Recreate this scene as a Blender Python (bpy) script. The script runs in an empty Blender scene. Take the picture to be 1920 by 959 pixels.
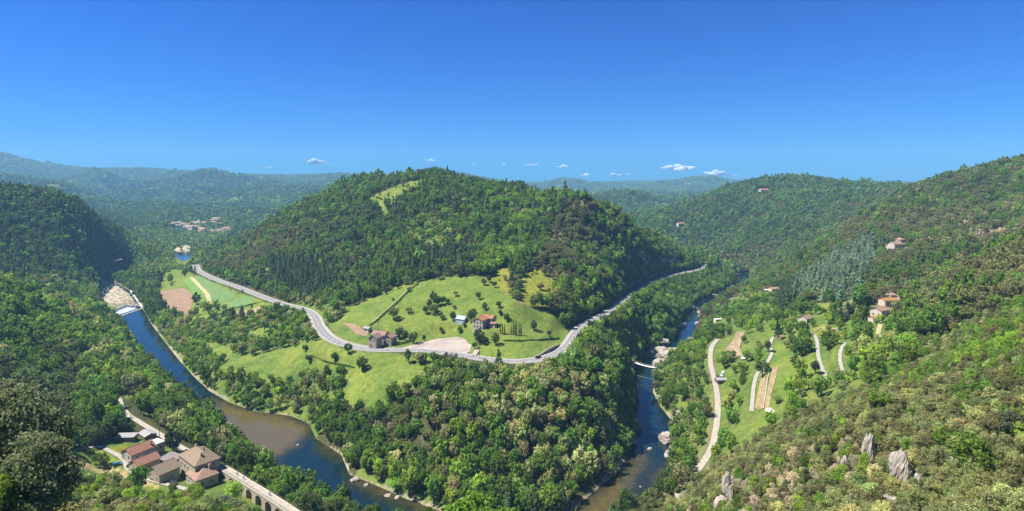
import bpy, bmesh, math, random
import numpy as np
from mathutils import Vector, Matrix
from mathutils.geometry import delaunay_2d_cdt
random.seed(7)
R = math.radians
scene = bpy.context.scene
COL = scene.collection

# ------------------------------------------------------------------ camera, sky, sun, exposure
CAMZ, FOC, CX, HOR, PW, PH = 150.0, 1100.0, 960.0, 345.0, 1920.0, 959.0
cam = bpy.data.cameras.new('camera'); camo = bpy.data.objects.new('camera', cam); COL.objects.link(camo)
cam.sensor_fit = 'HORIZONTAL'; cam.sensor_width = 36.0; cam.lens = 36.0 * FOC / PW
cam.shift_y = -(PH / 2 - HOR) / PW
cam.clip_start = 0.5; cam.clip_end = 60000
camo.location = (0, 0, CAMZ); camo.rotation_euler = (R(90), 0, 0)
scene.camera = camo

SUN_EL, SUN_AZ = R(57), R(-94)          # azimuth clockwise from +y (straight ahead); negative: from the left
world = bpy.data.worlds.new('World'); scene.world = world; world.use_nodes = True
wn, wl = world.node_tree.nodes, world.node_tree.links
sky = wn.new('ShaderNodeTexSky'); sky.sky_type = 'NISHITA'; sky.sun_disc = False
sky.sun_elevation = SUN_EL; sky.sun_rotation = SUN_AZ
sky.altitude = 300; sky.air_density = 1.0; sky.dust_density = 0.25; sky.ozone_density = 4.0
sx, cxn = wn.new('ShaderNodeSeparateColor'), wn.new('ShaderNodeCombineColor'); wl.new(sky.outputs[0], sx.inputs[0])
for i_, (g_, a_) in enumerate(((1.9, 0.0045), (1.36, 0.118), (1.2, 0.385))):      # a deeper, clearer blue than the standard air
    p_, m_ = wn.new('ShaderNodeMath'), wn.new('ShaderNodeMath'); p_.operation = 'POWER'; m_.operation = 'MULTIPLY'; p_.inputs[1].default_value = g_; m_.inputs[1].default_value = a_
    wl.new(sx.outputs[i_], p_.inputs[0]); wl.new(p_.outputs[0], m_.inputs[0]); wl.new(m_.outputs[0], cxn.inputs[i_])
wl.new(cxn.outputs[0], wn['Background'].inputs['Color'])
wn['Background'].inputs['Strength'].default_value = 0.11
sd = bpy.data.lights.new('sun', 'SUN'); sd.energy = 5.0; sd.angle = R(0.5); sd.color = (1.0, 0.94, 0.84)
so = bpy.data.objects.new('sun', sd); COL.objects.link(so)
sdir = Vector((math.sin(SUN_AZ) * math.cos(SUN_EL), math.cos(SUN_AZ) * math.cos(SUN_EL), math.sin(SUN_EL)))
so.rotation_euler = sdir.to_track_quat('Z', 'Y').to_euler(); so.location = (-500, 100, 900)
vs = scene.view_settings
vs.view_transform = 'Standard'; vs.look = 'None'; vs.gamma = 1.0; vs.use_curve_mapping = False; vs.exposure = 1.2
cy = scene.cycles
cy.max_bounces = 5; cy.diffuse_bounces = 4; cy.glossy_bounces = 2; cy.transmission_bounces = 2
cy.transparent_max_bounces = 4; cy.volume_bounces = 0; cy.caustics_reflective = False; cy.caustics_refractive = False
cy.use_denoising = True; cy.denoiser = 'OPENIMAGEDENOISE'; cy.denoising_input_passes = 'RGB_ALBEDO_NORMAL'; cy.denoising_prefilter = 'ACCURATE'

# ------------------------------------------------------------------ helpers
def tag(o, label=None, cat=None, group=None, kind=None):
    if label: o['label'] = label
    if cat: o['category'] = cat
    if group: o['group'] = group
    if kind: o['kind'] = kind
    return o

def empty(name, loc, rz=0.0):
    o = bpy.data.objects.new(name, None); COL.objects.link(o)
    o.location = loc; o.rotation_euler = (0, 0, rz); o.empty_display_size = 0.3
    return o

def mesh_np(name, verts, faces, smooth=False):
    """verts (n,3) array; faces: (m,k) int array of equal-size faces."""
    verts = np.asarray(verts, np.float32); faces = np.asarray(faces, np.int32)
    me = bpy.data.meshes.new(name); k = faces.shape[1]
    me.vertices.add(len(verts)); me.vertices.foreach_set('co', verts.ravel())
    me.loops.add(faces.size); me.loops.foreach_set('vertex_index', faces.ravel())
    me.polygons.add(len(faces)); me.polygons.foreach_set('loop_start', np.arange(len(faces), dtype=np.int32) * k)
    me.update(calc_edges=True); me.validate()
    if smooth: me.polygons.foreach_set('use_smooth', np.ones(len(faces), bool))
    return me

class MB:
    """collects faces, then links them as ONE mesh object"""
    def __init__(s): s.v, s.f, s.m = [], [], []
    def poly(s, pts, mat=0):
        i = len(s.v); s.v += [tuple(p) for p in pts]; s.f.append(tuple(range(i, i + len(pts)))); s.m.append(mat)
    def hexa(s, p, mat=0):       # p: 4 bottom, 4 top, ccw
        i = len(s.v); s.v += [tuple(q) for q in p]
        for f in ((3, 2, 1, 0), (4, 5, 6, 7), (0, 1, 5, 4), (1, 2, 6, 5), (2, 3, 7, 6), (3, 0, 4, 7)):
            s.f.append(tuple(i + k for k in f)); s.m.append(mat)
    def box(s, x0, x1, y0, y1, z0, z1, mat=0):
        s.hexa([(x0, y0, z0), (x1, y0, z0), (x1, y1, z0), (x0, y1, z0), (x0, y0, z1), (x1, y0, z1), (x1, y1, z1), (x0, y1, z1)], mat)
    def tube(s, pts, rads, n=6, mat=0, cap=True):
        i0 = len(s.v)
        for k, (p, r) in enumerate(zip(pts, rads)):
            p = Vector(p); a = Vector(pts[max(k - 1, 0)]); b = Vector(pts[min(k + 1, len(pts) - 1)])
            t = (b - a).normalized(); u = t.orthogonal().normalized(); w = t.cross(u)
            for j in range(n):
                q = p + (u * math.cos(2 * math.pi * j / n) + w * math.sin(2 * math.pi * j / n)) * r
                s.v.append(tuple(q))
        for k in range(len(pts) - 1):
            for j in range(n):
                a, b = i0 + k * n + j, i0 + k * n + (j + 1) % n
                s.f.append((a, b, b + n, a + n)); s.m.append(mat)
        if cap:
            s.f.append(tuple(i0 + j for j in range(n))[::-1]); s.m.append(mat)
            s.f.append(tuple(i0 + (len(pts) - 1) * n + j for j in range(n))); s.m.append(mat)
    def mesh(s, name, mats, smooth=False):
        me = bpy.data.meshes.new(name); me.from_pydata(s.v, [], s.f)
        for m in (mats if isinstance(mats, (list, tuple)) else [mats]): me.materials.append(m)
        me.polygons.foreach_set('material_index', s.m)
        if smooth: me.polygons.foreach_set('use_smooth', [True] * len(s.f))
        me.update(); return me
    def build(s, name, mats, parent=None, smooth=False):
        o = bpy.data.objects.new(name, s.mesh(name, mats, smooth)); COL.objects.link(o)
        if parent: o.parent = parent
        return o

def copy_tree(o, parent=None):
    c = o.copy(); COL.objects.link(c)
    if parent: c.parent = parent
    for ch in list(o.children): copy_tree(ch, c)
    return c

# value noise (numpy)
_rng = np.random.default_rng(11)
_T = _rng.random((256, 256))
def vnoise(x, y):
    xi = np.floor(x).astype(int); yi = np.floor(y).astype(int); fx = x - xi; fy = y - yi
    fx = fx * fx * (3 - 2 * fx); fy = fy * fy * (3 - 2 * fy)
    a = _T[yi % 256, xi % 256]; b = _T[yi % 256, (xi + 1) % 256]; c = _T[(yi + 1) % 256, xi % 256]; d = _T[(yi + 1) % 256, (xi + 1) % 256]
    return (a * (1 - fx) + b * fx) * (1 - fy) + (c * (1 - fx) + d * fx) * fy
def fbm(x, y, o=4):
    s = 0; a = 1; t = 0
    for k in range(o):
        s = s + a * vnoise(x * 2 ** k + 17.3 * k, y * 2 ** k + 9.1 * k); t += a; a *= 0.5
    return s / t - 0.5

def inpoly(px, py, poly):
    px = np.asarray(px, float); py = np.asarray(py, float); c = np.zeros(px.shape, bool); n = len(poly)
    for i in range(n):
        x0, y0 = poly[i]; x1, y1 = poly[(i + 1) % n]
        if y0 == y1: continue
        c ^= ((y0 > py) != (y1 > py)) & (px < (x1 - x0) * (py - y0) / (y1 - y0) + x0)
    return c

def polydist(x, y, line, vals=None, closed=False):
    """distance to a polyline and the value interpolated along it"""
    best = np.full(x.shape, 1e9); val = np.zeros(x.shape); n = len(line)
    for i in range(n if closed else n - 1):
        x0, y0 = line[i][:2]; x1, y1 = line[(i + 1) % n][:2]
        dx, dy = x1 - x0, y1 - y0; L = dx * dx + dy * dy + 1e-9
        t = np.clip(((x - x0) * dx + (y - y0) * dy) / L, 0, 1)
        d = np.hypot(x - x0 - t * dx, y - y0 - t * dy); m = d < best
        best = np.where(m, d, best)
        if vals is not None: val = np.where(m, vals[i] + t * (vals[(i + 1) % n] - vals[i]), val)
    return best, val

def catmull(pts, n=8):
    P = [np.array(p, float) for p in pts]; P = [2 * P[0] - P[1]] + P + [2 * P[-1] - P[-2]]; out = []
    for i in range(1, len(P) - 2):
        for k in range(n):
            t = k / n; a, b, c, d = P[i - 1:i + 3]
            out.append(0.5 * (2 * b + (c - a) * t + (2 * a - 5 * b + 4 * c - d) * t * t + (3 * b - a - 3 * c + d) * t ** 3))
    out.append(P[-2]); return np.array(out)

# ------------------------------------------------------------------ the lie of the land
def zpt(px, py, z):                      # where the line of sight through a photo point meets height z
    d = (CAMZ - z) * FOC / (py - HOR); return ((px - CX) / FOC * d, d, z)
def dpt(px, py, d, drop=0.0):
    return ((px - CX) / FOC * d, d, CAMZ - (py - HOR) / FOC * d - drop)

BANK_IN = [(262, 500), (215, 530), (243, 545), (268, 580), (285, 610), (308, 640), (335, 675), (362, 705), (392, 733), (430, 755), (480, 772), (545, 780),
           (580, 795), (592, 822), (640, 853), (655, 890), (700, 908), (760, 935), (830, 960), (920, 985), (1010, 985), (1070, 962), (1110, 925),
           (1160, 885), (1188, 835), (1195, 790), (1190, 740), (1185, 705), (1194, 682), (1216, 662), (1264, 640), (1272, 612), (1286, 587), (1312, 570),
           (1350, 550), (1376, 536), (1380, 515)]
BANK_OUT = [(235, 500), (190, 522), (178, 548), (182, 566), (205, 590), (228, 612), (243, 640), (264, 672), (284, 692), (306, 710), (332, 735), (362, 760),
            (395, 788), (425, 818), (455, 848), (490, 878), (525, 905), (560, 935), (620, 962), (700, 1000), (850, 1060), (1000, 1065), (1130, 1010), (1200, 965),
            (1232, 930), (1258, 890), (1252, 850), (1264, 795), (1238, 762), (1224, 735), (1227, 700), (1238, 682), (1262, 660), (1296, 640), (1312, 612),
            (1308, 592), (1332, 574), (1390, 546), (1408, 530), (1404, 512)]
RIVER = [zpt(x, y, 0)[:2] for x, y in BANK_IN] + [zpt(x, y, 0)[:2] for x, y in BANK_OUT[::-1]]
POOL = [zpt(x, y, 0)[:2] for x, y in ((324, 469), (340, 472), (358, 471), (359, 492), (352, 497), (342, 492), (330, 482))]

ROAD_PX = [(366, 497, 20), (372, 508, 21), (395, 520, 22), (420, 530, 23), (450, 540, 25), (490, 556, 27), (530, 570, 29), (570, 580, 31), (590, 594, 33), (598, 612, 34.5),
           (615, 632, 36), (645, 646, 37), (700, 656, 38), (780, 657, 38.5), (850, 664, 39), (905, 673, 39.5), (960, 678, 40), (1010, 674, 40),
           (1045, 662, 40), (1066, 646, 40), (1078, 628, 40), (1095, 610, 39.5), (1130, 592, 38), (1162, 572, 36), (1185, 553, 33), (1220, 532, 29), (1255, 517, 26.5), (1290, 510, 25), (1318, 503, 24), (1329, 496, 24), (1322, 491, 24)]
ROAD = catmull([zpt(*p) for p in ROAD_PX], 8)
PATH_A = catmull([zpt(*p) for p in ((1346, 636, 28), (1334, 652, 27), (1332, 680, 26), (1338, 705, 25), (1344, 735, 24), (1346, 765, 23), (1343, 800, 21), (1336, 835, 18), (1322, 862, 16), (1306, 884, 14))], 5)
PATH_B = catmull([zpt(*p) for p in ((1449, 632, 42), (1444, 648, 41), (1447, 662, 40), (1438, 680, 39), (1422, 697, 38), (1414, 720, 37), (1411, 748, 36), (1409, 772, 35))], 5)
PATH_C = catmull([zpt(*p) for p in ((1527, 627, 53), (1532, 640, 53), (1534, 665, 53), (1541, 690, 52), (1551, 710, 51), (1562, 716, 51))], 5)
PATH_D = catmull([zpt(*p) for p in ((1585, 643, 59), (1577, 655, 59), (1575, 674, 58), (1580, 697, 57))], 5)
PATH_E = catmull([zpt(*p) for p in ((1651, 608, 67), (1647, 622, 66), (1648, 634, 65))], 5)
RAIL = catmull([zpt(*p) for p in ((222, 745, 15), (228, 762, 15), (240, 778, 15), (262, 792, 15), (300, 815, 15), (345, 842, 16), (420, 878, 17.5), (470, 908, 18), (510, 933, 18), (560, 966, 18), (620, 1010, 18))], 6)
LANE_H = catmull([zpt(*p) for p in ((90, 836, 26), (100, 850, 25), (180, 838, 20), (205, 846, 19), (232, 862, 18), (240, 880, 17), (262, 893, 16.5), (300, 905, 16), (360, 920, 16))], 5)
LANE_L = catmull([zpt(*p) for p in ((148, 514, 21), (165, 503, 22), (190, 495, 23), (230, 486, 25))], 5)
DRIVE = catmull([zpt(*p) for p in ((888, 668, 39.5), (896, 655, 40), (901, 643, 42), (910, 632, 45), (905, 622, 47))], 5)

ctrl = []
def W(px, d, z): ctrl.append(((px - CX) / FOC * d, d, z))
for x, y in BANK_IN + BANK_OUT:
    ctrl.append(zpt(x, y, 1.0)[:2] + (1.0,))
for P in (ROAD_PX,):
    ctrl += [zpt(*p) for p in P]
for P in (PATH_A, PATH_B, PATH_C, PATH_D, PATH_E, RAIL[:30], LANE_L): ctrl += [tuple(p) for p in P[::4]]
ZP = [(870, 520, 68), (700, 560, 52), (640, 580, 44), (780, 600, 47), (860, 605, 49), (910, 612, 49), (960, 560, 64), (1000, 600, 50), (1050, 605, 46), (960, 645, 44), (1020, 655, 42),
      (820, 640, 40), (740, 630, 41), (690, 620, 42),
      (430, 690, 14), (520, 690, 17), (600, 665, 31), (700, 700, 31), (660, 765, 17), (780, 700, 34), (860, 700, 36), (560, 740, 5.5), (450, 730, 5), (400, 660, 9),
      (1000, 720, 36), (1000, 800, 24), (1000, 900, 5), (1100, 720, 35), (1100, 800, 18), (1090, 880, 6), (1150, 720, 32), (1140, 800, 14), (800, 800, 22), (800, 880, 5),
      (700, 840, 5), (900, 760, 31), (620, 820, 6), (1150, 655, 33), (1165, 695, 17), (1140, 690, 32), (1210, 620, 24), (1260, 570, 26), (1300, 540, 12),
      (330, 560, 6), (420, 570, 12), (350, 525, 8), (320, 515, 7), (400, 600, 10), (480, 600, 18), (540, 620, 24), (560, 595, 29), (300, 545, 5), (440, 640, 13), (300, 520, 4),
      (300, 860, 16), (200, 850, 18), (380, 885, 14), (120, 880, 24), (60, 840, 30), (180, 790, 18), (400, 930, 17), (250, 900, 18), (320, 770, 7), (270, 745, 11), (180, 910, 22), (440, 910, 11.5), (480, 938, 11), (540, 985, 11), (450, 890, 9), (500, 920, 8),
      (1300, 760, 13), (1290, 700, 15), (1290, 820, 10), (1380, 650, 33), (1560, 560, 60), (1450, 560, 42), (1400, 580, 24), (1350, 600, 14), (1480, 680, 46), (1460, 745, 40), (1500, 620, 50),
      (1650, 575, 68), (1600, 600, 60), (1620, 640, 64), (1560, 735, 54), (1400, 545, 14), (1420, 660, 38), (1500, 740, 46), (1400, 740, 32), (1370, 800, 24)]
ctrl += [zpt(*p) for p in ZP]
TREE = 7.0
for px, py, d in [(390, 478, 1000), (420, 456, 1050), (480, 430, 1050), (560, 385, 1050), (640, 343, 1050), (700, 328, 1000), (760, 325, 950), (810, 313, 880), (850, 325, 880),
                  (900, 340, 860), (980, 352, 840), (1040, 370, 790), (1100, 367, 690), (1160, 392, 780), (1220, 432, 860), (1290, 470, 950), (1325, 490, 990)]:
    p = dpt(px, py, d, TREE); ctrl.append(p); W(px, d * 1.22, p[2] - 0.07 * d)
for px, py, d, t in [
    (960, 480, 640, 0), (1040, 455, 560, TREE), (990, 530, 490, TREE), (1080, 560, 470, 5), (870, 480, 590, 5),
    # left bank and hills
    (0, 528, 480, TREE), (100, 560, 520, TREE), (170, 590, 575, TREE), (-150, 490, 480, TREE), (0, 505, 700, 5), (100, 525, 760, 5), (-200, 440, 800, 5),
    (0, 355, 900, TREE), (100, 370, 930, TREE), (180, 400, 1000, TREE), (140, 384, 955, TREE), (210, 416, 1080, TREE), (240, 432, 1180, TREE), (270, 447, 1280, TREE), (300, 455, 1380, TREE), (-200, 330, 900, TREE), (-400, 310, 900, TREE),
    (0, 600, 420, 3), (0, 700, 330, 3), (-150, 700, 320, 0), (0, 800, 250, 3), (-300, 600, 400, 0), (120, 640, 430, 3), (100, 720, 360, 3), (150, 740, 370, 3),
    (300, 968, 150, 3), (100, 965, 120, 3), (450, 968, 190, 3), (560, 990, 220, 2), (0, 930, 60, 0), (-200, 900, 70, 0), (700, 1090, 170, 0), (960, 1120, 160, 0), (1150, 1050, 180, 0),
    # right slopes
    (1250, 985, 215, 2), (1340, 885, 215, 3), (1450, 830, 200, 3), (1600, 760, 180, 3), (1750, 708, 172, 3), (1920, 655, 165, 3), (2100, 600, 160, 3),
    (1450, 965, 140, 2), (1600, 965, 112, 2), (1750, 965, 95, 2), (1920, 965, 82, 2), (2150, 940, 80, 2),
    (1920, 455, 330, 5), (1800, 525, 330, 5), (1700, 592, 335, 5), (2100, 400, 330, 5), (1750, 645, 250, 3), (1850, 605, 240, 3), (1920, 565, 240, 3), (2100, 500, 240, 3),
    (1850, 482, 480, 4), (1920, 430, 500, 4), (2100, 380, 500, 4), (1680, 475, 600, 3), (1760, 432, 660, 4), (1500, 485, 750, 4), (1450, 535, 650, 3), (1600, 425, 800, 4), (1880, 380, 700, 4), (1600, 520, 520, 4),
    (1700, 347, 950, TREE), (1750, 335, 940, TREE), (1800, 318, 930, TREE), (1860, 302, 920, TREE), (1920, 291, 920, TREE), (2050, 270, 900, TREE), (2330, 250, 900, TREE),
    (1480, 329, 1700, TREE), (1430, 335, 1680, TREE), (1400, 343, 1620, TREE), (1330, 372, 1520, TREE), (1260, 404, 1450, TREE), (1230, 424, 1400, TREE), (1540, 338, 1750, TREE), (1600, 360, 1800, 5),
    (1400, 425, 1250, 4), (1300, 455, 1150, 4), (1400, 505, 1030, 2), (1340, 482, 1080, 2), (1480, 400, 1300, 5), (1560, 420, 1150, 5),
    (1630, 336, 2300, 8), (1690, 343, 2250, 8), (1580, 347, 2300, 8), (1750, 350, 2300, 8), (2000, 350, 2300, 8),
    (1080, 385, 2600, 8), (1110, 370, 2550, 8), (1140, 358, 2500, 8), (1180, 350, 2500, 8), (1205, 356, 2450, 8), (1230, 369, 2400, 8), (1262, 395, 2300, 8), (1200, 412, 1900, 8), (1100, 400, 2100, 8),
    (985, 356, 6000, 0), (1010, 346, 6000, 0), (1030, 339, 6000, 0), (1060, 330, 6000, 0), (1085, 335, 6000, 0), (1110, 347, 6200, 0), (1150, 345, 6600, 0), (1185, 341, 6600, 0), (1205, 348, 6400, 0), (1225, 349, 5500, 0), (1260, 343, 5500, 0), (1290, 333, 5500, 0), (1318, 334, 5500, 0), (1337, 327, 5500, 0), (1352, 335, 5500, 0), (1375, 341, 5500, 0), (1400, 347, 5500, 0), (1450, 350, 5500, 0), (1580, 343, 7000, 0), (1700, 345, 7000, 0), (2200, 340, 7000, 0),
    (1060, 362, 4500, 0), (1160, 368, 4000, 0), (1300, 370, 3800, 0),
    (0, 286, 5500, 0), (50, 302, 5500, 0), (90, 314, 5500, 0), (130, 319, 5500, 0), (152, 331, 4500, 0), (168, 319, 4500, 0), (182, 311, 4500, 0), (198, 320, 4500, 0), (216, 334, 4500, 0), (222, 322, 5600, 0), (245, 315, 5600, 0), (275, 319, 5600, 0), (310, 323, 5400, 0), (345, 324, 4600, 0), (375, 322, 4200, 0), (398, 320, 4200, 0), (415, 326, 4200, 0), (440, 333, 4400, 0), (470, 338, 4700, 0), (500, 340, 5000, 0), (530, 339, 5000, 0), (600, 333, 5000, 0), (650, 330, 5000, 0),
    (720, 328, 5000, 0), (800, 335, 5200, 0), (870, 325, 5600, 0), (-300, 265, 5500, 0), (0, 335, 3200, 8), (120, 352, 2900, 8), (200, 378, 2500, 8), (100, 345, 3500, 0), (290, 360, 3300, 8),
    (330, 385, 2500, 8), (430, 385, 2600, 8), (510, 380, 2500, 8), (400, 350, 3300, 8), (470, 365, 3200, 8), (560, 362, 3200, 8), (640, 350, 3600, 8), (520, 410, 2000, 6), (240, 400, 2100, 6), (-200, 330, 3000, 8), (-200, 360, 2000, 8), (80, 390, 1900, 6)]:
    ctrl.append(dpt(px, py, d, t))
for p in [(345, 480, 1), (370, 436, 14), (330, 445, 10), (410, 425, 22), (400, 470, 16), (300, 490, 6), (250, 505, 5), (270, 470, 8), (440, 430, 24), (340, 460, 3), (300, 440, 16)]: ctrl.append(zpt(*p))
for px in range(-400, 2400, 250):
    W(px, 9000, 60); W(px, 20, 116)
for px in (-300, 100, 500, 900, 1300): W(px, 60, 108)
for px, d, z in ((0, 4100, 70), (120, 3900, 60), (200, 3500, 50), (290, 3000, 40), (330, 2850, 35), (430, 2900, 45), (510, 2800, 50), (400, 3750, 90), (470, 3700, 90), (560, 4100, 80), (640, 4300, 90), (330, 4500, 120), (250, 5000, 110), (160, 5100, 120),
                 (1110, 3200, 50), (1180, 3200, 50), (1240, 3200, 50), (1060, 5300, 90), (1160, 5200, 90), (1300, 4700, 90), (1480, 2050, 90), (1600, 2050, 90), (1630, 3000, 70), (1480, 3000, 70), (1750, 3000, 80)): W(px, d, z)
W(350, 1350, 12); W(250, 1350, 12); W(100, 1300, 20); W(-100, 1300, 40); W(1380, 1200, 30)
ctrl = np.array(ctrl)

def UV(x, y): return x / y, np.log(y)
cu, cv = UV(ctrl[:, 0], ctrl[:, 1])
def kern(r): return r
A = kern(np.hypot(cu[:, None] - cu, (cv[:, None] - cv)))
n = len(cu); M = np.zeros((n + 3, n + 3)); M[:n, :n] = A - np.eye(n) * 0.004
M[:n, n] = 1; M[:n, n + 1] = cu; M[:n, n + 2] = cv; M[n:, :n] = M[:n, n:].T
sol = np.linalg.solve(M, np.r_[ctrl[:, 2], 0, 0, 0])

U0, U1, NU = -1.26, 1.26, 880
V0, V1, NV = math.log(22), math.log(9000), 860
gu = np.linspace(U0, U1, NU); gv = np.linspace(V0, V1, NV)
def rbf(u, v):
    out = np.empty(u.size); uf, vf = u.ravel(), v.ravel()
    for s in range(0, u.size, 20000):
        a, b = uf[s:s + 20000, None], vf[s:s + 20000, None]
        out[s:s + 20000] = kern(np.hypot(a - cu, b - cv)) @ sol[:n] + sol[n] + sol[n + 1] * a[:, 0] + sol[n + 2] * b[:, 0]
    return out.reshape(u.shape)
# evaluated on a half-density grid, then refined
gu2, gv2 = gu[::2], gv[::2]
Zc = rbf(*np.meshgrid(gu2, gv2, indexing='ij'))
def up(a, g2, g, axis):
    t = np.interp(g, g2, np.arange(len(g2))); i = np.clip(t.astype(int), 0, len(g2) - 2); f = t - i
    a0, a1 = np.take(a, i, axis), np.take(a, i + 1, axis); sh = [1, 1]; sh[axis] = -1; f = f.reshape(sh)
    return a0 * (1 - f) + a1 * f
Z = up(up(Zc, gu2, gu, 0), gv2, gv, 1)
GU, GV = np.meshgrid(gu, gv, indexing='ij')
GY = np.exp(GV); GX = GU * GY
# gullies and spurs
far = np.clip((GY - 1100) / 2500, 0, 1)
rid = 1 - 2 * np.abs(fbm(GX / 540, GY / 540, 4)) * 2.2
damp = np.where(GY > 4000, np.clip(1 - (GY - 3800) / 900, 0.12, 1), 1)
Z += far * damp * (fbm(GX / 900 + 3, GY / 900, 5) * 0.020 * GY + (rid - 0.72) * 0.034 * GY)
mid = np.clip((GY - 60) / 200, 0, 1) * (1 - far)
Z += mid * fbm(GX / 70, GY / 70, 4) * 9.0 * np.clip((Z - 8) / 25, 0, 1)
Z += np.clip((Z - 45) / 50, 0, 1) * np.clip((GY - 380) / 150, 0, 1) * (1 - far) * fbm(GX / 150 + 8, GY / 150 + 2, 3) * 26
# corridors: river, roads, paths
near = GY < 1500
nx, ny, nz = GX[near], GY[near], Z[near]
def corridor(z, x, y, line, w, w2, dz=-0.25):
    bx0, bx1 = line[:, 0].min() - w2, line[:, 0].max() + w2; by0, by1 = line[:, 1].min() - w2, line[:, 1].max() + w2
    m = (x > bx0) & (x < bx1) & (y > by0) & (y < by1)
    d, v = polydist(x[m], y[m], line[::2] if len(line) > 40 else line, (line[::2] if len(line) > 40 else line)[:, 2])
    t = np.clip((d - w) / (w2 - w), 0, 1); t = t * t * (3 - 2 * t)
    z[m] = (v + dz) * (1 - t) + z[m] * t
PADS = [(300, 885, 15, 24, 40), (374, 893, 14, 18, 26), (712, 645, 38.8, 14, 22), (905, 612, 49, 14, 22), (820, 646, 39.2, 22, 32), (1652, 577, 68, 14, 24), (1345, 705, 25, 6, 12)]
for px, py, z, w, w2 in PADS:
    x, y, _ = zpt(px, py, z); d = np.hypot(nx - x, (ny - y)); t = np.clip((d - w) / (w2 - w), 0, 1); t = t * t * (3 - 2 * t)
    nz = z * (1 - t) + nz * t
for L_, w, w2 in ((ROAD, 6.0, 20), (PATH_A, 2.5, 9), (PATH_B, 2, 7), (PATH_C, 2, 7), (PATH_D, 2, 7), (PATH_E, 2, 6), (LANE_L, 3, 12), (LANE_H, 2, 7)):
    corridor(nz, nx, ny, L_, w, w2)
corridor(nz, nx, ny, RAIL[:32], 3.0, 10)
nz = np.maximum(nz, 1.2)
for poly in (RIVER, POOL):
    P = np.array(poly); m = (nx > P[:, 0].min() - 15) & (nx < P[:, 0].max() + 15) & (ny > P[:, 1].min() - 15) & (ny < P[:, 1].max() + 15)
    d, _ = polydist(nx[m], ny[m], poly, None, True); s = np.where(inpoly(nx[m], ny[m], poly), -d, d)
    zz = nz[m]; t = np.clip(s / 13.0, 0, 1)
    nz[m] = np.where(s < 0, np.maximum(-4.0, s * 0.6) - 0.1, np.minimum(zz, 0.12 + zz * t * t * t + 0.5 * s))
BAR = [zpt(x, y, 0)[:2] for x, y in ((218, 534), (240, 548), (263, 575), (240, 573), (216, 582), (199, 573), (192, 560), (203, 546))]
m = (nx > -800) & (nx < -400) & (ny > 550) & (ny < 1100); d, _ = polydist(nx[m], ny[m], BAR, None, True); ins = inpoly(nx[m], ny[m], BAR)
nz[m] = np.where(ins, np.maximum(nz[m], np.minimum(0.9, d * 0.12) + 1.2 * fbm(nx[m] / 9, ny[m] / 9, 3)), nz[m])
Z[near] = nz

def ground(x, y):
    """terrain height at world x, y (arrays or floats)"""
    x = np.asarray(x, float); y = np.maximum(np.asarray(y, float), 23.0)
    a = np.clip((x / y - U0) / (U1 - U0) * (NU - 1), 0, NU - 1.001); b = np.clip((np.log(y) - V0) / (V1 - V0) * (NV - 1), 0, NV - 1.001)
    i, j = a.astype(int), b.astype(int); f, g = a - i, b - j
    return (Z[i, j] * (1 - f) + Z[i + 1, j] * f) * (1 - g) + (Z[i, j + 1] * (1 - f) + Z[i + 1, j + 1] * f) * g
PYG = HOR + (CAMZ - Z) / GY * FOC                      # where each terrain vertex shows in the photo
RUN = np.minimum.accumulate(PYG, axis=1)
def pick(px, py):
    """first terrain point on the line of sight through a photo point"""
    a = (px - CX) / FOC; i = int(np.clip((a - U0) / (U1 - U0) * (NU - 1), 0, NU - 2)); f = (a - U0) / (U1 - U0) * (NU - 1) - i
    col = PYG[i] * (1 - f) + PYG[i + 1] * f; k = np.nonzero(col <= py)[0]
    j = k[0] if len(k) else NV - 1
    if j > 0:
        t = (col[j - 1] - py) / max(col[j - 1] - col[j], 1e-6); v = gv[j - 1] + t * (gv[j] - gv[j - 1])
    else: v = gv[0]
    d = math.exp(v); x = a * d
    return Vector((x, d, float(ground(x, d))))

# ------------------------------------------------------------------ materials
def material(name, base=(0.5, 0.5, 0.5), rough=0.85, spec=0.2):
    m = bpy.data.materials.new(name); m.use_nodes = True; b = m.node_tree.nodes['Principled BSDF']
    b.inputs['Base Color'].default_value = (*base, 1); b.inputs['Roughness'].default_value = rough; b.inputs['Specular IOR Level'].default_value = spec
    return m, m.node_tree.nodes, m.node_tree.links, b
def noisy(name, c1, c2, scale=1.0, rough=0.9, bump=0.0, detail=6, spec=0.15, coord='Object', stretch=None):
    m, N, L, b = material(name, c1, rough, spec)
    tc = N.new('ShaderNodeTexCoord'); no = N.new('ShaderNodeTexNoise'); no.inputs['Scale'].default_value = scale; no.inputs['Detail'].default_value = detail
    src = tc.outputs[coord]
    if stretch:
        mp = N.new('ShaderNodeMapping'); mp.inputs['Scale'].default_value = stretch[:3]; mp.inputs['Rotation'].default_value = (0, 0, stretch[3] if len(stretch) > 3 else 0)
        L.new(src, mp.inputs['Vector']); src = mp.outputs[0]
    L.new(src, no.inputs['Vector'])
    cr = N.new('ShaderNodeValToRGB'); cr.color_ramp.elements[0].position = 0.32; cr.color_ramp.elements[1].position = 0.68
    cr.color_ramp.elements[0].color = (*c1, 1); cr.color_ramp.elements[1].color = (*c2, 1)
    L.new(no.outputs['Fac'], cr.inputs['Fac']); L.new(cr.outputs['Color'], b.inputs['Base Color'])
    if bump:
        bp = N.new('ShaderNodeBump'); bp.inputs['Strength'].default_value = 0.6; bp.inputs['Distance'].default_value = bump
        L.new(no.outputs['Fac'], bp.inputs['Height']); L.new(bp.outputs['Normal'], b.inputs['Normal'])
    return m
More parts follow.
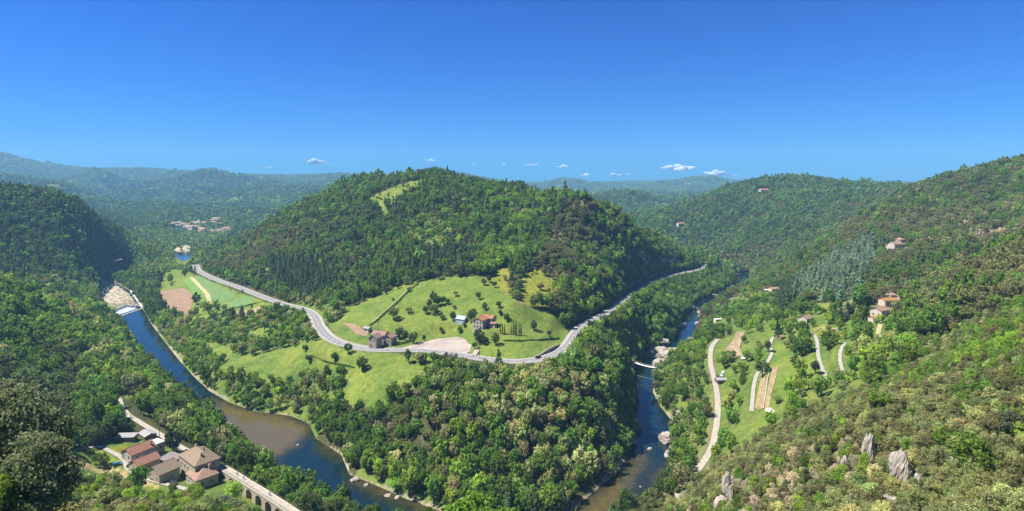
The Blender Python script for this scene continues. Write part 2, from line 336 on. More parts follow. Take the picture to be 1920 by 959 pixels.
def tiles(name, c1, c2, c3):
    """clay roof tiles: rows of half-round tiles down the slope (object coordinates, x along the ridge)"""
    m, N, L, b = material(name, c1, 0.9, 0.1)
    tc = N.new('ShaderNodeTexCoord'); no = N.new('ShaderNodeTexNoise'); no.inputs['Scale'].default_value = 1.6; no.inputs['Detail'].default_value = 8; no.inputs['Roughness'].default_value = 0.75
    L.new(tc.outputs['Object'], no.inputs['Vector'])
    cr = N.new('ShaderNodeValToRGB'); e = cr.color_ramp.elements; e[0].position = 0.33; e[0].color = (*c1, 1); e[1].position = 0.66; e[1].color = (*c3, 1)
    k = e.new(0.5); k.color = (*c2, 1)
    L.new(no.outputs['Fac'], cr.inputs['Fac'])
    wv = N.new('ShaderNodeTexWave'); wv.bands_direction = 'X'; wv.inputs['Scale'].default_value = 1.3; wv.inputs['Distortion'].default_value = 0.6
    L.new(tc.outputs['Object'], wv.inputs['Vector'])
    mx = N.new('ShaderNodeMix'); mx.data_type = 'RGBA'; mx.blend_type = 'MULTIPLY'; mx.inputs[0].default_value = 0.35
    L.new(cr.outputs['Color'], mx.inputs[6]); L.new(wv.outputs['Color'], mx.inputs[7]); L.new(mx.outputs[2], b.inputs['Base Color'])
    bp = N.new('ShaderNodeBump'); bp.inputs['Distance'].default_value = 0.08; L.new(wv.outputs['Fac'], bp.inputs['Height']); L.new(bp.outputs['Normal'], b.inputs['Normal'])
    return m

def ground_material():
    m, N, L, b = material('ground_cover', (0.1, 0.1, 0.05), 0.95, 0.08)
    at = N.new('ShaderNodeAttribute'); at.attribute_name = 'cover'
    tc = N.new('ShaderNodeTexCoord')
    n1 = N.new('ShaderNodeTexNoise'); n1.inputs['Scale'].default_value = 0.35; n1.inputs['Detail'].default_value = 9; n1.inputs['Roughness'].default_value = 0.72
    n2 = N.new('ShaderNodeTexNoise'); n2.inputs['Scale'].default_value = 0.045; n2.inputs['Detail'].default_value = 8; n2.inputs['Roughness'].default_value = 0.65
    for q in (n1, n2): L.new(tc.outputs['Object'], q.inputs['Vector'])
    r1 = N.new('ShaderNodeMapRange'); r1.inputs[1].default_value = 0.3; r1.inputs[2].default_value = 0.7; r1.inputs[3].default_value = 0.55; r1.inputs[4].default_value = 1.42
    L.new(n1.outputs['Fac'], r1.inputs[0])
    vm = N.new('ShaderNodeVectorMath'); vm.operation = 'SCALE'; L.new(at.outputs['Color'], vm.inputs[0]); L.new(r1.outputs[0], vm.inputs['Scale'])
    r2 = N.new('ShaderNodeValToRGB'); r2.color_ramp.elements[0].position = 0.35; r2.color_ramp.elements[1].position = 0.68
    r2.color_ramp.elements[0].color = (0.66, 0.80, 0.66, 1); r2.color_ramp.elements[1].color = (1.36, 1.14, 1.05, 1)
    L.new(n2.outputs['Fac'], r2.inputs['Fac'])
    mx = N.new('ShaderNodeVectorMath'); mx.operation = 'MULTIPLY'; L.new(vm.outputs[0], mx.inputs[0]); L.new(r2.outputs['Color'], mx.inputs[1])
    L.new(mx.outputs[0], b.inputs['Base Color'])
    bp = N.new('ShaderNodeBump'); bp.inputs['Distance'].default_value = 0.5; bp.inputs['Strength'].default_value = 0.5
    L.new(n1.outputs['Fac'], bp.inputs['Height']); L.new(bp.outputs['Normal'], b.inputs['Normal'])
    return m

def water_material():
    m, N, L, b = material('river_water', (0.01, 0.03, 0.035), 0.06, 0.5)
    b.inputs['IOR'].default_value = 1.33
    a = N.new('ShaderNodeAttribute'); a.attribute_name = 'shallow'
    f = N.new('ShaderNodeAttribute'); f.attribute_name = 'foam'
    tc = N.new('ShaderNodeTexCoord')
    no = N.new('ShaderNodeTexNoise'); no.inputs['Scale'].default_value = 0.16; no.inputs['Detail'].default_value = 8; no.inputs['Roughness'].default_value = 0.65
    L.new(tc.outputs['Object'], no.inputs['Vector'])
    ad = N.new('ShaderNodeMath'); ad.operation = 'MULTIPLY_ADD'; ad.inputs[1].default_value = 0.8; ad.inputs[2].default_value = -0.4
    L.new(no.outputs['Fac'], ad.inputs[0])
    sm = N.new('ShaderNodeMath'); sm.operation = 'ADD'; L.new(a.outputs['Fac'], sm.inputs[0]); L.new(ad.outputs[0], sm.inputs[1])
    cr = N.new('ShaderNodeValToRGB'); e = cr.color_ramp.elements
    e[0].position = 0.12; e[0].color = (0.004, 0.015, 0.021, 1); e[1].position = 0.95; e[1].color = (0.085, 0.066, 0.024, 1)
    k = e.new(0.45); k.color = (0.020, 0.023, 0.012, 1)
    L.new(sm.outputs[0], cr.inputs['Fac'])
    n3 = N.new('ShaderNodeTexNoise'); n3.inputs['Scale'].default_value = 0.9; n3.inputs['Detail'].default_value = 6; n3.inputs['Roughness'].default_value = 0.7
    L.new(tc.outputs['Object'], n3.inputs['Vector'])
    fm = N.new('ShaderNodeMath'); fm.operation = 'ADD'; L.new(f.outputs['Fac'], fm.inputs[0]); L.new(n3.outputs['Fac'], fm.inputs[1])
    fr = N.new('ShaderNodeMapRange'); fr.inputs[1].default_value = 1.36; fr.inputs[2].default_value = 1.62
    L.new(fm.outputs[0], fr.inputs[0])
    mx = N.new('ShaderNodeMix'); mx.data_type = 'RGBA'; L.new(fr.outputs[0], mx.inputs[0]); L.new(cr.outputs['Color'], mx.inputs[6]); mx.inputs[7].default_value = (0.75, 0.78, 0.78, 1)
    L.new(mx.outputs[2], b.inputs['Base Color'])
    rr = N.new('ShaderNodeMapRange'); rr.inputs[3].default_value = 0.05; rr.inputs[4].default_value = 0.7; L.new(fr.outputs[0], rr.inputs[0]); L.new(rr.outputs[0], b.inputs['Roughness'])
    n4 = N.new('ShaderNodeTexNoise'); n4.inputs['Scale'].default_value = 0.7; n4.inputs['Detail'].default_value = 4; L.new(tc.outputs['Object'], n4.inputs['Vector'])
    bp = N.new('ShaderNodeBump'); bp.inputs['Strength'].default_value = 0.3; bp.inputs['Distance'].default_value = 0.14
    L.new(n4.outputs['Fac'], bp.inputs['Height']); L.new(bp.outputs['Normal'], b.inputs['Normal'])
    return m

def leaf_material():
    m = bpy.data.materials.new('foliage'); m.use_nodes = True; N, L = m.node_tree.nodes, m.node_tree.links
    N.remove(N['Principled BSDF'])
    at = N.new('ShaderNodeAttribute'); at.attribute_type = 'INSTANCER'; at.attribute_name = 'tint'
    ge = N.new('ShaderNodeNewGeometry')
    rr = N.new('ShaderNodeMapRange'); rr.inputs[3].default_value = 0.5; rr.inputs[4].default_value = 1.6; L.new(ge.outputs['Random Per Island'], rr.inputs[0])
    vm = N.new('ShaderNodeVectorMath'); vm.operation = 'SCALE'; L.new(at.outputs['Color'], vm.inputs[0]); L.new(rr.outputs[0], vm.inputs['Scale'])
    d = N.new('ShaderNodeBsdfDiffuse'); t = N.new('ShaderNodeBsdfTranslucent'); mx = N.new('ShaderNodeMixShader'); mx.inputs[0].default_value = 0.5
    L.new(vm.outputs[0], d.inputs['Color']); L.new(vm.outputs[0], t.inputs['Color'])
    L.new(d.outputs[0], mx.inputs[1]); L.new(t.outputs[0], mx.inputs[2]); L.new(mx.outputs[0], N['Material Output'].inputs['Surface'])
    return m
M = {
    'ground': ground_material(), 'water': water_material(), 'leaf': leaf_material(),
    'bark': noisy('bark', (0.09, 0.07, 0.05), (0.17, 0.14, 0.11), 3.0), 'deadwood': noisy('dead_wood', (0.5, 0.47, 0.43), (0.65, 0.62, 0.58), 4.0),
    'asphalt': noisy('asphalt', (0.17, 0.165, 0.16), (0.225, 0.22, 0.215), 0.5), 'paint': material('road_paint', (0.8, 0.8, 0.78))[0],
    'gravel': noisy('pale_gravel', (0.25, 0.225, 0.18), (0.38, 0.345, 0.285), 0.8), 'lot': noisy('car_park_gravel', (0.25, 0.215, 0.185), (0.36, 0.31, 0.27), 0.12, detail=10),
    'grit': noisy('path_gravel', (0.25, 0.235, 0.205), (0.36, 0.34, 0.30), 0.8),
    'soil': noisy('ploughed_soil', (0.16, 0.10, 0.06), (0.30, 0.205, 0.14), 0.8, stretch=(0.05, 1.0, 1, 0.6)), 'soil_pale': noisy('dry_soil', (0.17, 0.14, 0.06), (0.34, 0.25, 0.155), 1.0, stretch=(1.0, 0.08, 1, 0.35)),
    'crop': noisy('green_crop', (0.065, 0.135, 0.035), (0.15, 0.225, 0.075), 0.6, stretch=(1.0, 0.06, 1, 0.5)), 'crop_b': noisy('bright_crop', (0.09, 0.18, 0.035), (0.13, 0.23, 0.05), 0.6),
    'straw': noisy('mown_strip', (0.26, 0.25, 0.11), (0.38, 0.34, 0.18), 0.6),
    'stone': noisy('stone_wall', (0.27, 0.235, 0.185), (0.45, 0.40, 0.325), 1.6, bump=0.05), 'stone_pale': noisy('pale_stone_wall', (0.40, 0.36, 0.29), (0.55, 0.5, 0.42), 1.2),
    'render': noisy('rendered_wall', (0.40, 0.345, 0.28), (0.52, 0.46, 0.38), 0.7), 'render_grey': noisy('grey_rendered_wall', (0.36, 0.34, 0.31), (0.47, 0.45, 0.41), 0.8),
    'dark': material('dark_opening', (0.02, 0.02, 0.022), 0.3, 0.4)[0], 'wood': noisy('weathered_wood', (0.12, 0.08, 0.05), (0.2, 0.15, 0.1), 2.5),
    'tile_brown': tiles('brown_roof_tiles', (0.22, 0.165, 0.115), (0.31, 0.24, 0.165), (0.41, 0.32, 0.225)), 'tile_red': tiles('red_roof_tiles', (0.27, 0.135, 0.09), (0.37, 0.19, 0.13), (0.47, 0.29, 0.21)),
    'tile_pink': tiles('pink_roof_tiles', (0.28, 0.17, 0.125), (0.39, 0.25, 0.185), (0.49, 0.35, 0.27)), 'tile_orange': tiles('orange_roof_tiles', (0.36, 0.16, 0.075), (0.44, 0.21, 0.095), (0.50, 0.28, 0.15)),
    'flat_roof': noisy('pale_flat_roof', (0.55, 0.52, 0.47), (0.66, 0.63, 0.58), 0.6), 'slate': noisy('grey_roofing', (0.22, 0.21, 0.21), (0.32, 0.31, 0.30), 1.0), 'slate_dark': noisy('dark_roofing', (0.13, 0.12, 0.12), (0.21, 0.19, 0.18), 1.0, stretch=(4, 0.4, 1)),
    'rock': noisy('pale_rock', (0.21, 0.185, 0.155), (0.42, 0.38, 0.32), 0.55, bump=0.5, detail=10), 'rock_grey': noisy('grey_rock', (0.20, 0.18, 0.15), (0.42, 0.375, 0.315), 0.7, bump=0.4, detail=10),
    'plastic': material('white_plastic_film', (0.75, 0.77, 0.78), 0.35, 0.5)[0], 'glass': material('dull_glass', (0.35, 0.42, 0.46), 0.12, 0.5)[0], 'white': material('white_paint', (0.78, 0.78, 0.76), 0.5)[0],
    'steel': material('galvanised_steel', (0.55, 0.56, 0.56), 0.45, 0.5)[0], 'tyre': material('black_rubber', (0.02, 0.02, 0.02), 0.9)[0], 'window_glass': material('window_glass', (0.03, 0.035, 0.04), 0.1, 0.5)[0],
    'brick': noisy('arch_masonry', (0.30, 0.25, 0.19), (0.43, 0.37, 0.29), 1.4), 'cloud': None,
}

# ------------------------------------------------------------------ land cover, named by what grows there (outlines traced on the photo, laid on the land)
S = {  # leaf colour (albedo), shapes, height range, crown radius / height
    'deciduous': ((0.085, 0.150, 0.030), 'round', (7, 11), 0.40), 'fresh': ((0.145, 0.222, 0.036), 'round', (6, 10), 0.42), 'holm_oak': ((0.110, 0.122, 0.060), 'round', (5, 8), 0.47),
    'dark_oak': ((0.072, 0.102, 0.042), 'round', (6, 9), 0.45), 'pine': ((0.070, 0.105, 0.055), 'cone', (9, 14), 0.27), 'cedar': ((0.135, 0.19, 0.14), 'cone', (10, 14), 0.30), 'acacia': ((0.215, 0.24, 0.115), 'round', (7, 11), 0.38),
    'olive': ((0.165, 0.187, 0.09), 'round', (4, 7), 0.5), 'scrub': ((0.145, 0.165, 0.066), 'round', (3, 5), 0.58), 'gorse': ((0.34, 0.31, 0.02), 'round', (1.2, 2.2), 0.7), 'grey': ((0.27, 0.25, 0.20), 'round', (3.5, 6), 0.42),
}
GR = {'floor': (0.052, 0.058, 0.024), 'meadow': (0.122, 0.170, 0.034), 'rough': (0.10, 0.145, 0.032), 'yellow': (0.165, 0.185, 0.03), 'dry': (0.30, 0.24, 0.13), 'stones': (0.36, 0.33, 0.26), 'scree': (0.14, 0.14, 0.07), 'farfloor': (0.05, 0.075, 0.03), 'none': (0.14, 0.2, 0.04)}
mixMain = {'deciduous': .45, 'pine': .24, 'holm_oak': .16, 'dark_oak': .1, 'fresh': .05}
Zn = []   # (name, polygon, mix, density 0..1, ground)
def zone(name, mix, dens, gr, *pts): Zn.append((name, list(pts), mix, dens, gr))
zone('far', {'deciduous': .52, 'pine': .40, 'fresh': .08}, 1, 'farfloor', (-900, -200), (2900, -200), (2900, 470), (-900, 470))
zone('right', {'holm_oak': .62, 'deciduous': .14, 'olive': .12, 'dark_oak': .12}, .97, 'scree', (1210, 440), (1225, 425), (1300, 380), (1400, 330), (1640, 320), (2900, 100), (2900, 1500), (1000, 1500), (1180, 970), (1260, 880), (1220, 720), (1310, 600), (1404, 512), (1330, 490))
zone('midright', {'holm_oak': .3, 'deciduous': .42, 'pine': .28}, 1, 'floor', (1232, 430), (1300, 380), (1400, 325), (1700, 325), (1690, 350), (1500, 420), (1380, 480), (1330, 470))
zone('left', {'deciduous': .5, 'dark_oak': .25, 'fresh': .13, 'acacia': .06, 'holm_oak': .06}, 1, 'floor', (-900, 300), (0, 440), (150, 480), (240, 500), (190, 540), (205, 590), (264, 672), (395, 788), (560, 935), (700, 1010), (700, 1300), (-900, 1300))
zone('leftdark', {'pine': .55, 'deciduous': .25, 'dark_oak': .2}, 1, 'floor', (-900, 200), (0, 330), (110, 350), (190, 390), (260, 430), (300, 470), (230, 520), (150, 540), (60, 530), (-900, 530))
zone('leftlow', {'dark_oak': .45, 'holm_oak': .4, 'deciduous': .15}, 1, 'floor', (-900, 640), (60, 660), (150, 690), (170, 740), (130, 800), (90, 850), (-900, 900))
zone('leftbank', {'fresh': .42, 'deciduous': .33, 'acacia': .2, 'dark_oak': .05}, 1, 'rough', (60, 545), (180, 600), (230, 640), (300, 710), (290, 760), (200, 740), (130, 650))
zone('valley', {'fresh': .38, 'deciduous': .42, 'acacia': .14, 'pine': .06}, 1, 'rough', (200, 440), (330, 430), (440, 430), (410, 462), (385, 500), (330, 520), (230, 520), (240, 480))
zone('village', {'fresh': .5, 'deciduous': .5}, .22, 'rough', (315, 415), (345, 417), (395, 410), (415, 411), (435, 430), (432, 442), (380, 440), (318, 436))
zone('mainhill', mixMain, 1, 'floor', (380, 500), (400, 460), (480, 425), (640, 335), (760, 318), (830, 308), (1000, 350), (1110, 360), (1230, 425), (1330, 485), (1200, 540), (1080, 620), (900, 560), (700, 570), (600, 600), (500, 560), (420, 525))
zone('brownflank', {'holm_oak': .72, 'dark_oak': .1, 'deciduous': .12, 'olive': .06}, 1, 'scree', (380, 500), (420, 462), (520, 420), (570, 440), (560, 480), (500, 490), (440, 525))
zone('brownspur', {'holm_oak': .74, 'dark_oak': .12, 'deciduous': .08, 'fresh': .06}, 1, 'scree', (965, 580), (955, 545), (1000, 500), (1030, 440), (1060, 385), (1110, 372), (1150, 420), (1130, 480), (1110, 540), (1080, 590), (1050, 590), (1035, 545))
zone('rightspur', {'deciduous': .55, 'holm_oak': .25, 'fresh': .2}, 1, 'floor', (1110, 540), (1130, 470), (1150, 400), (1200, 420), (1330, 480), (1320, 505), (1200, 540), (1080, 630), (1060, 600))
zone('pinestand', {'pine': 1}, 1, 'floor', (500, 500), (560, 490), (620, 500), (640, 540), (600, 570), (520, 550))
zone('pinestand2', {'pine': .8, 'deciduous': .2}, 1, 'floor', (745, 520), (790, 470), (830, 460), (880, 470), (900, 490), (870, 512), (800, 522))
zone('greengully', {'deciduous': .5, 'fresh': .5}, 1, 'floor', (890, 520), (900, 470), (960, 420), (1000, 400), (1010, 430), (950, 500), (920, 518))
zone('blossom1', {'acacia': .4, 'fresh': .35, 'deciduous': .25}, 1, 'rough', (770, 450), (800, 428), (850, 440), (840, 475), (800, 480))
zone('blossom2', {'acacia': .6, 'deciduous': .4}, 1, 'rough', (525, 575), (560, 560), (640, 585), (650, 615), (600, 605))
zone('ridgemeadow', {'scrub': 1}, .10, 'meadow', (690, 372), (720, 356), (750, 345), (792, 336), (800, 346), (778, 362), (752, 374), (722, 388), (738, 412), (728, 416), (712, 396), (698, 388))
zone('fieldside', {'fresh': .4, 'deciduous': .3, 'acacia': .3}, .8, 'rough', (300, 590), (340, 605), (430, 605), (500, 590), (590, 600), (640, 650), (560, 665), (440, 700), (400, 740), (300, 640))
zone('rivermead', {'fresh': .4, 'deciduous': .4, 'acacia': .2}, .72, 'rough', (380, 730), (430, 690), (640, 690), (690, 720), (650, 770), (600, 830), (570, 790), (440, 760))
zone('tip', {'deciduous': .58, 'acacia': .15, 'holm_oak': .12, 'fresh': .15}, 1, 'floor', (650, 775), (740, 735), (790, 695), (880, 692), (960, 684), (1060, 675), (1090, 650), (1190, 690), (1200, 790), (1150, 890), (1070, 960), (900, 985), (760, 935), (650, 890), (590, 822))
zone('tippale', {'acacia': .42, 'olive': .23, 'deciduous': .35}, 1, 'floor', (930, 690), (1060, 680), (1110, 700), (1110, 770), (1060, 900), (1000, 930), (960, 850), (900, 760))
zone('tipdark', {'holm_oak': .55, 'grey': .1, 'deciduous': .35}, 1, 'floor', (690, 800), (740, 750), (830, 740), (850, 800), (800, 860), (720, 860))
zone('tipshore', {'fresh': .85, 'deciduous': .15}, .9, 'rough', (680, 870), (760, 905), (860, 950), (900, 990), (830, 965), (740, 930), (660, 900))
zone('gorge', {'deciduous': .72, 'fresh': .18, 'dark_oak': .1}, 1, 'floor', (1090, 640), (1190, 560), (1330, 505), (1380, 515), (1350, 548), (1290, 580), (1262, 640), (1190, 685), (1100, 680))
zone('gorgebank', {'fresh': .25, 'deciduous': .4, 'olive': .35}, .95, 'rough', (1226, 705), (1262, 662), (1320, 620), (1335, 645), (1325, 690), (1335, 740), (1330, 800), (1300, 880), (1262, 900), (1262, 800), (1235, 760))
# open ground
zone('uppermeadow', {'scrub': .6, 'dark_oak': .4}, .008, 'meadow', (640, 580), (690, 562), (745, 537), (800, 525), (880, 515), (915, 520), (935, 505), (955, 515), (960, 560), (985, 575), (1060, 598), (1064, 632), (1056, 650), (1030, 670), (960, 677), (890, 670), (780, 656), (700, 652), (640, 636), (612, 612), (640, 598))
zone('broompatch', {'gorse': .7, 'scrub': .3}, .16, 'yellow', (975, 545), (985, 510), (1020, 505), (1040, 530), (1045, 565), (1010, 580), (980, 570))
zone('broompatch2', {'gorse': .5, 'scrub': .5}, .14, 'yellow', (925, 520), (955, 495), (962, 520), (955, 560), (930, 545))
zone('orchardgarden', {'scrub': .7, 'fresh': .3}, .07, 'rough', (610, 612), (650, 600), (700, 625), (690, 652), (640, 640))
zone('lowermeadow', {'scrub': .7, 'dark_oak': .3}, .009, 'meadow', (405, 690), (440, 672), (500, 664), (545, 652), (600, 636), (640, 652), (750, 665), (850, 680), (880, 695), (810, 702), (785, 726), (745, 742), (715, 766), (660, 780), (640, 756), (660, 720), (635, 702), (590, 698), (540, 708), (470, 715))
zone('underroad', {'deciduous': .5, 'acacia': .3, 'fresh': .2}, .35, 'rough', (745, 672), (850, 678), (860, 692), (830, 694), (770, 684))
zone('farmfields', {'fresh': .6, 'deciduous': .4}, .02, 'meadow', (292, 546), (310, 508), (340, 505), (376, 518), (440, 545), (500, 568), (530, 578), (490, 592), (430, 598), (355, 612), (340, 600), (312, 588))
zone('terrace1', {'scrub': 1}, .03, 'meadow', (380, 640), (435, 655), (437, 672), (410, 682), (392, 665))
zone('terrace2', {'scrub': 1}, .03, 'meadow', (455, 625), (500, 618), (505, 652), (470, 650))
zone('gravelbar', {'scrub': 1}, .05, 'stones', (215, 530), (243, 545), (267, 578), (240, 574), (215, 584), (196, 574), (184, 562), (195, 540))
zone('poolbank', {'scrub': 1}, .08, 'stones', (325, 469), (340, 462), (358, 458), (360, 472), (340, 473))
zone('hamlet', {'fresh': .6, 'scrub': .4}, .10, 'rough', (85, 850), (180, 838), (230, 812), (280, 822), (345, 850), (420, 885), (480, 925), (500, 959), (420, 950), (330, 925), (240, 900), (120, 880))
zone('vineyard', {'fresh': .5, 'scrub': .5}, .30, 'meadow', (235, 730), (275, 720), (305, 765), (290, 785), (262, 775))
zone('nearmeadow', {'fresh': .3, 'scrub': .7}, .18, 'rough', (95, 880), (200, 890), (300, 915), (420, 942), (520, 990), (420, 960), (300, 945), (150, 915))
zone('drystrip', {'scrub': 1}, .02, 'dry', (95, 850), (120, 850), (180, 868), (245, 885), (300, 915), (240, 905), (170, 885), (105, 865))
zone('lawn1', {'scrub': 1}, .02, 'meadow', (145, 835), (185, 845), (225, 868), (215, 880), (170, 872), (140, 850))
zone('lawn2', {'scrub': 1}, .0, 'yellow', (205, 840), (240, 832), (252, 845), (236, 860), (212, 850))
zone('gardens', {'deciduous': .5, 'fresh': .32, 'olive': .1, 'acacia': .08}, .36, 'rough', (1325, 600), (1404, 540), (1450, 548), (1480, 570), (1600, 572), (1690, 600), (1720, 660), (1700, 715), (1590, 760), (1480, 800), (1400, 850), (1330, 880), (1345, 700), (1330, 640))
zone('terracegarden', {'scrub': 1}, .05, 'rough', (1355, 655), (1395, 622), (1440, 628), (1440, 660), (1400, 680), (1380, 672))
zone('slopefield', {'scrub': .6, 'fresh': .4}, .05, 'meadow', (1412, 770), (1416, 715), (1450, 665), (1455, 640), (1480, 640), (1475, 670), (1525, 672), (1548, 705), (1560, 720), (1500, 735), (1470, 740), (1440, 775))
zone('topgarden', {'scrub': .6, 'fresh': .4}, .08, 'yellow', (1520, 625), (1535, 610), (1575, 612), (1580, 640), (1545, 640))
zone('lawn3', {'scrub': 1}, .05, 'meadow', (1510, 572), (1560, 566), (1600, 572), (1580, 580), (1520, 580))
zone('lowfield', {'scrub': 1}, .06, 'meadow', (1395, 820), (1425, 785), (1440, 790), (1420, 830), (1400, 840))
zone('cedars', {'cedar': 1}, 1, 'floor', (1485, 568), (1488, 540), (1540, 505), (1590, 470), (1640, 455), (1655, 470), (1625, 520), (1608, 568), (1540, 564))
zone('darkpines', {'pine': 1}, 1, 'floor', (1453, 585), (1460, 550), (1490, 540), (1487, 575), (1465, 590))
zone('rockface', {'grey': .35, 'holm_oak': .4, 'scrub': .25}, .75, 'stones', (1780, 420), (1850, 430), (1900, 440), (1880, 460), (1830, 462), (1790, 440))
zone('nearslope', {'olive': .55, 'holm_oak': .27, 'deciduous': .05, 'fresh': .03, 'grey': .10}, .97, 'scree', (1215, 970), (1340, 868), (1450, 805), (1560, 752), (1700, 715), (1800, 700), (2000, 640), (2900, 500), (2900, 1500), (900, 1500))
zone('nearright', {'olive': .3, 'holm_oak': .3, 'deciduous': .3, 'fresh': .1}, .97, 'scree', (1560, 752), (1700, 715), (1720, 650), (1800, 610), (1920, 560), (2900, 400), (2900, 720), (2000, 720), (1700, 800))
zone('nearleft', {'olive': .45, 'deciduous': .2, 'fresh': .15, 'scrub': .2}, .95, 'rough', (-900, 940), (110, 935), (300, 940), (480, 962), (560, 985), (700, 1010), (700, 1500), (-900, 1500))
BB = [(min(p[0] for p in z[1]), max(p[0] for p in z[1]), min(p[1] for p in z[1]), max(p[1] for p in z[1])) for z in Zn]
def classify(px, py):
    out = np.zeros(px.shape, np.int16)
    for k, (z, b) in enumerate(zip(Zn, BB)):
        m = (px > b[0]) & (px < b[1]) & (py > b[2]) & (py < b[3])
        idx = np.nonzero(m)
        if len(idx[0]) == 0: continue
        ins = inpoly(px[idx], py[idx], z[1]); out[tuple(i[ins] for i in idx)] = k
    return out

# ------------------------------------------------------------------ the ground
PXG = CX + GU * FOC
jit = 3.0
ZG = classify(PXG + jit * 2 * (fbm(GX / 9, GY / 9, 2)), PYG + jit * 2 * fbm(GX / 9 + 50, GY / 9, 2))
farm = GY > 1300
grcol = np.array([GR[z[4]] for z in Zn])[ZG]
ff = np.clip((GY - 1100) / 300, 0, 1)[..., None]
open_ = np.isin(ZG, [k for k, z in enumerate(Zn) if z[0] in ('ridgemeadow', 'poolbank', 'valley')])[..., None]
grcol = np.where(open_, grcol, grcol * (1 - ff) + np.array(GR['farfloor']) * ff)
# clearings on the far slopes
cl = np.clip((fbm(GX / 160 + 7, GY / 160, 4) - 0.24) * 14, 0, 1)[..., None] * ff * (~open_)
grcol = grcol * (1 - cl) + np.array((0.10, 0.14, 0.045)) * cl
bare = (Z < 0.45 + 4.5 * fbm(GX / 22, GY / 22, 3))[..., None]
grcol = np.where(bare & (GY < 1400)[..., None], np.array((0.26, 0.23, 0.17)), grcol)
gradZ = np.abs(np.gradient(Z, axis=0) / np.gradient(GX, axis=0)) + np.abs(np.gradient(Z, axis=1) / np.gradient(GY, axis=1))
st = np.clip((gradZ - 1.7) / 0.8, 0, 1)[..., None] * (GY < 900)[..., None] * np.isin(ZG, [k for k, z in enumerate(Zn) if z[4] in ('floor', 'scree')])[..., None]
grcol = grcol * (1 - st) + np.array((0.36, 0.32, 0.26)) * st
idx = np.arange(NU * NV).reshape(NU, NV)
faces = np.stack([idx[:-1, :-1], idx[1:, :-1], idx[1:, 1:], idx[:-1, 1:]], -1).reshape(-1, 4)
gme = mesh_np('ground', np.stack([GX, GY, Z], -1).reshape(-1, 3), faces, True)
ca = gme.attributes.new('cover', 'FLOAT_COLOR', 'POINT')
ca.data.foreach_set('color', np.concatenate([grcol, np.ones(grcol.shape[:2] + (1,))], -1).astype(np.float32).ravel())
gme.materials.append(M['ground'])
go = bpy.data.objects.new('ground', gme); COL.objects.link(go); tag(go, kind='structure')

# ------------------------------------------------------------------ water
def drape_poly(poly, step, off, flat=None):
    """sheet over a world polygon: verts, tris"""
    P = [Vector((p[0], p[1])) for p in poly]; nb = len(P); B = []
    for i in range(nb):
        a, b = P[i], P[(i + 1) % nb]; k = max(1, int((b - a).length / step))
        for q in range(k): B.append(a + (b - a) * (q / k))
    ar = np.array([(p.x, p.y) for p in B]); xs = np.arange(ar[:, 0].min(), ar[:, 0].max(), step); ys = np.arange(ar[:, 1].min(), ar[:, 1].max(), step)
    if len(xs) and len(ys):
        gx, gy = np.meshgrid(xs, ys); m = inpoly(gx, gy, ar); gx, gy = gx[m], gy[m]
        d, _ = polydist(gx, gy, ar, None, True); k = d > step * 0.45; ins = list(zip(gx[k], gy[k]))
    else: ins = []
    pts = B + [Vector(q) for q in ins]; n0 = len(B)
    v, e, f, *_ = delaunay_2d_cdt(pts, [(i, (i + 1) % n0) for i in range(n0)], [], 1, 1e-4)
    v = np.array([(q.x, q.y) for q in v]); f = [t for t in f if len(t) == 3]
    z = ground(v[:, 0], v[:, 1]) + off if flat is None else np.full(len(v), flat)
    return np.c_[v, z], np.array(f)
def sheet(name, poly, mat, step=3.0, off=0.2, flat=None):
    v, f = drape_poly(poly, step, off, flat); me = mesh_np(name, v, f, True); me.materials.append(mat)
    nz_ = np.zeros(len(me.polygons) * 3); me.polygons.foreach_get('normal', nz_)
    if nz_[2::3].mean() < 0: me.flip_normals()
    o = bpy.data.objects.new(name, me); COL.objects.link(o); tag(o, kind='structure'); return o
def grow(poly, g):
    a = np.array(poly); out = []
    for i in range(len(a)):
        t = a[(i + 1) % len(a)] - a[i - 1]; nrm = np.array((t[1], -t[0])) / (np.hypot(*t) + 1e-9); out.append(a[i] + nrm * g)
    ar = 0.5 * np.sum(a[:, 0] * np.roll(a[:, 1], -1) - np.roll(a[:, 0], -1) * a[:, 1])
    return out if ar > 0 else grow(poly[::-1], g)
rv = sheet('river', RIVER, M['water'], 5.0, flat=0.0)
SHAL = [[(395, 745), (440, 760), (545, 782), (588, 800), (560, 835), (520, 860), (470, 860), (440, 830), (405, 790)], [(600, 825), (655, 860), (640, 865), (600, 845)], [(1200, 830), (1175, 880), (1110, 930), (1070, 965), (1120, 990), (1180, 930), (1215, 860)], [(1234, 880), (1255, 870), (1250, 900), (1230, 935), (1222, 920)],
        [(490, 878), (525, 905), (560, 935), (575, 925), (530, 880), (500, 860)], [(760, 930), (900, 975), (900, 995), (760, 950)], [(655, 885), (760, 930), (750, 945), (660, 905)]]
FOAM = [[(212, 584), (240, 573), (267, 578), (228, 592), (206, 590)], [(1305, 583), (1330, 570), (1385, 548), (1396, 553), (1340, 580), (1318, 592)], [(1268, 646), (1290, 634), (1304, 636), (1290, 650), (1262, 662)], [(182, 560), (200, 572), (210, 586), (200, 588), (180, 568)]]
def paint_mesh(o, name, polys, soft):
    me = o.data; n_ = len(me.vertices); co = np.empty(n_ * 3); me.vertices.foreach_get('co', co); co = co.reshape(-1, 3); val = np.zeros(n_)
    for p in polys:
        w = [zpt(x, y, 0)[:2] for x, y in p]; d, _ = polydist(co[:, 0], co[:, 1], w, None, True)
        s = np.where(inpoly(co[:, 0], co[:, 1], w), d, -d); val = np.maximum(val, np.clip(s / soft + 0.5, 0, 1))
    a = me.attributes.new(name, 'FLOAT', 'POINT'); a.data.foreach_set('value', val.astype(np.float32))
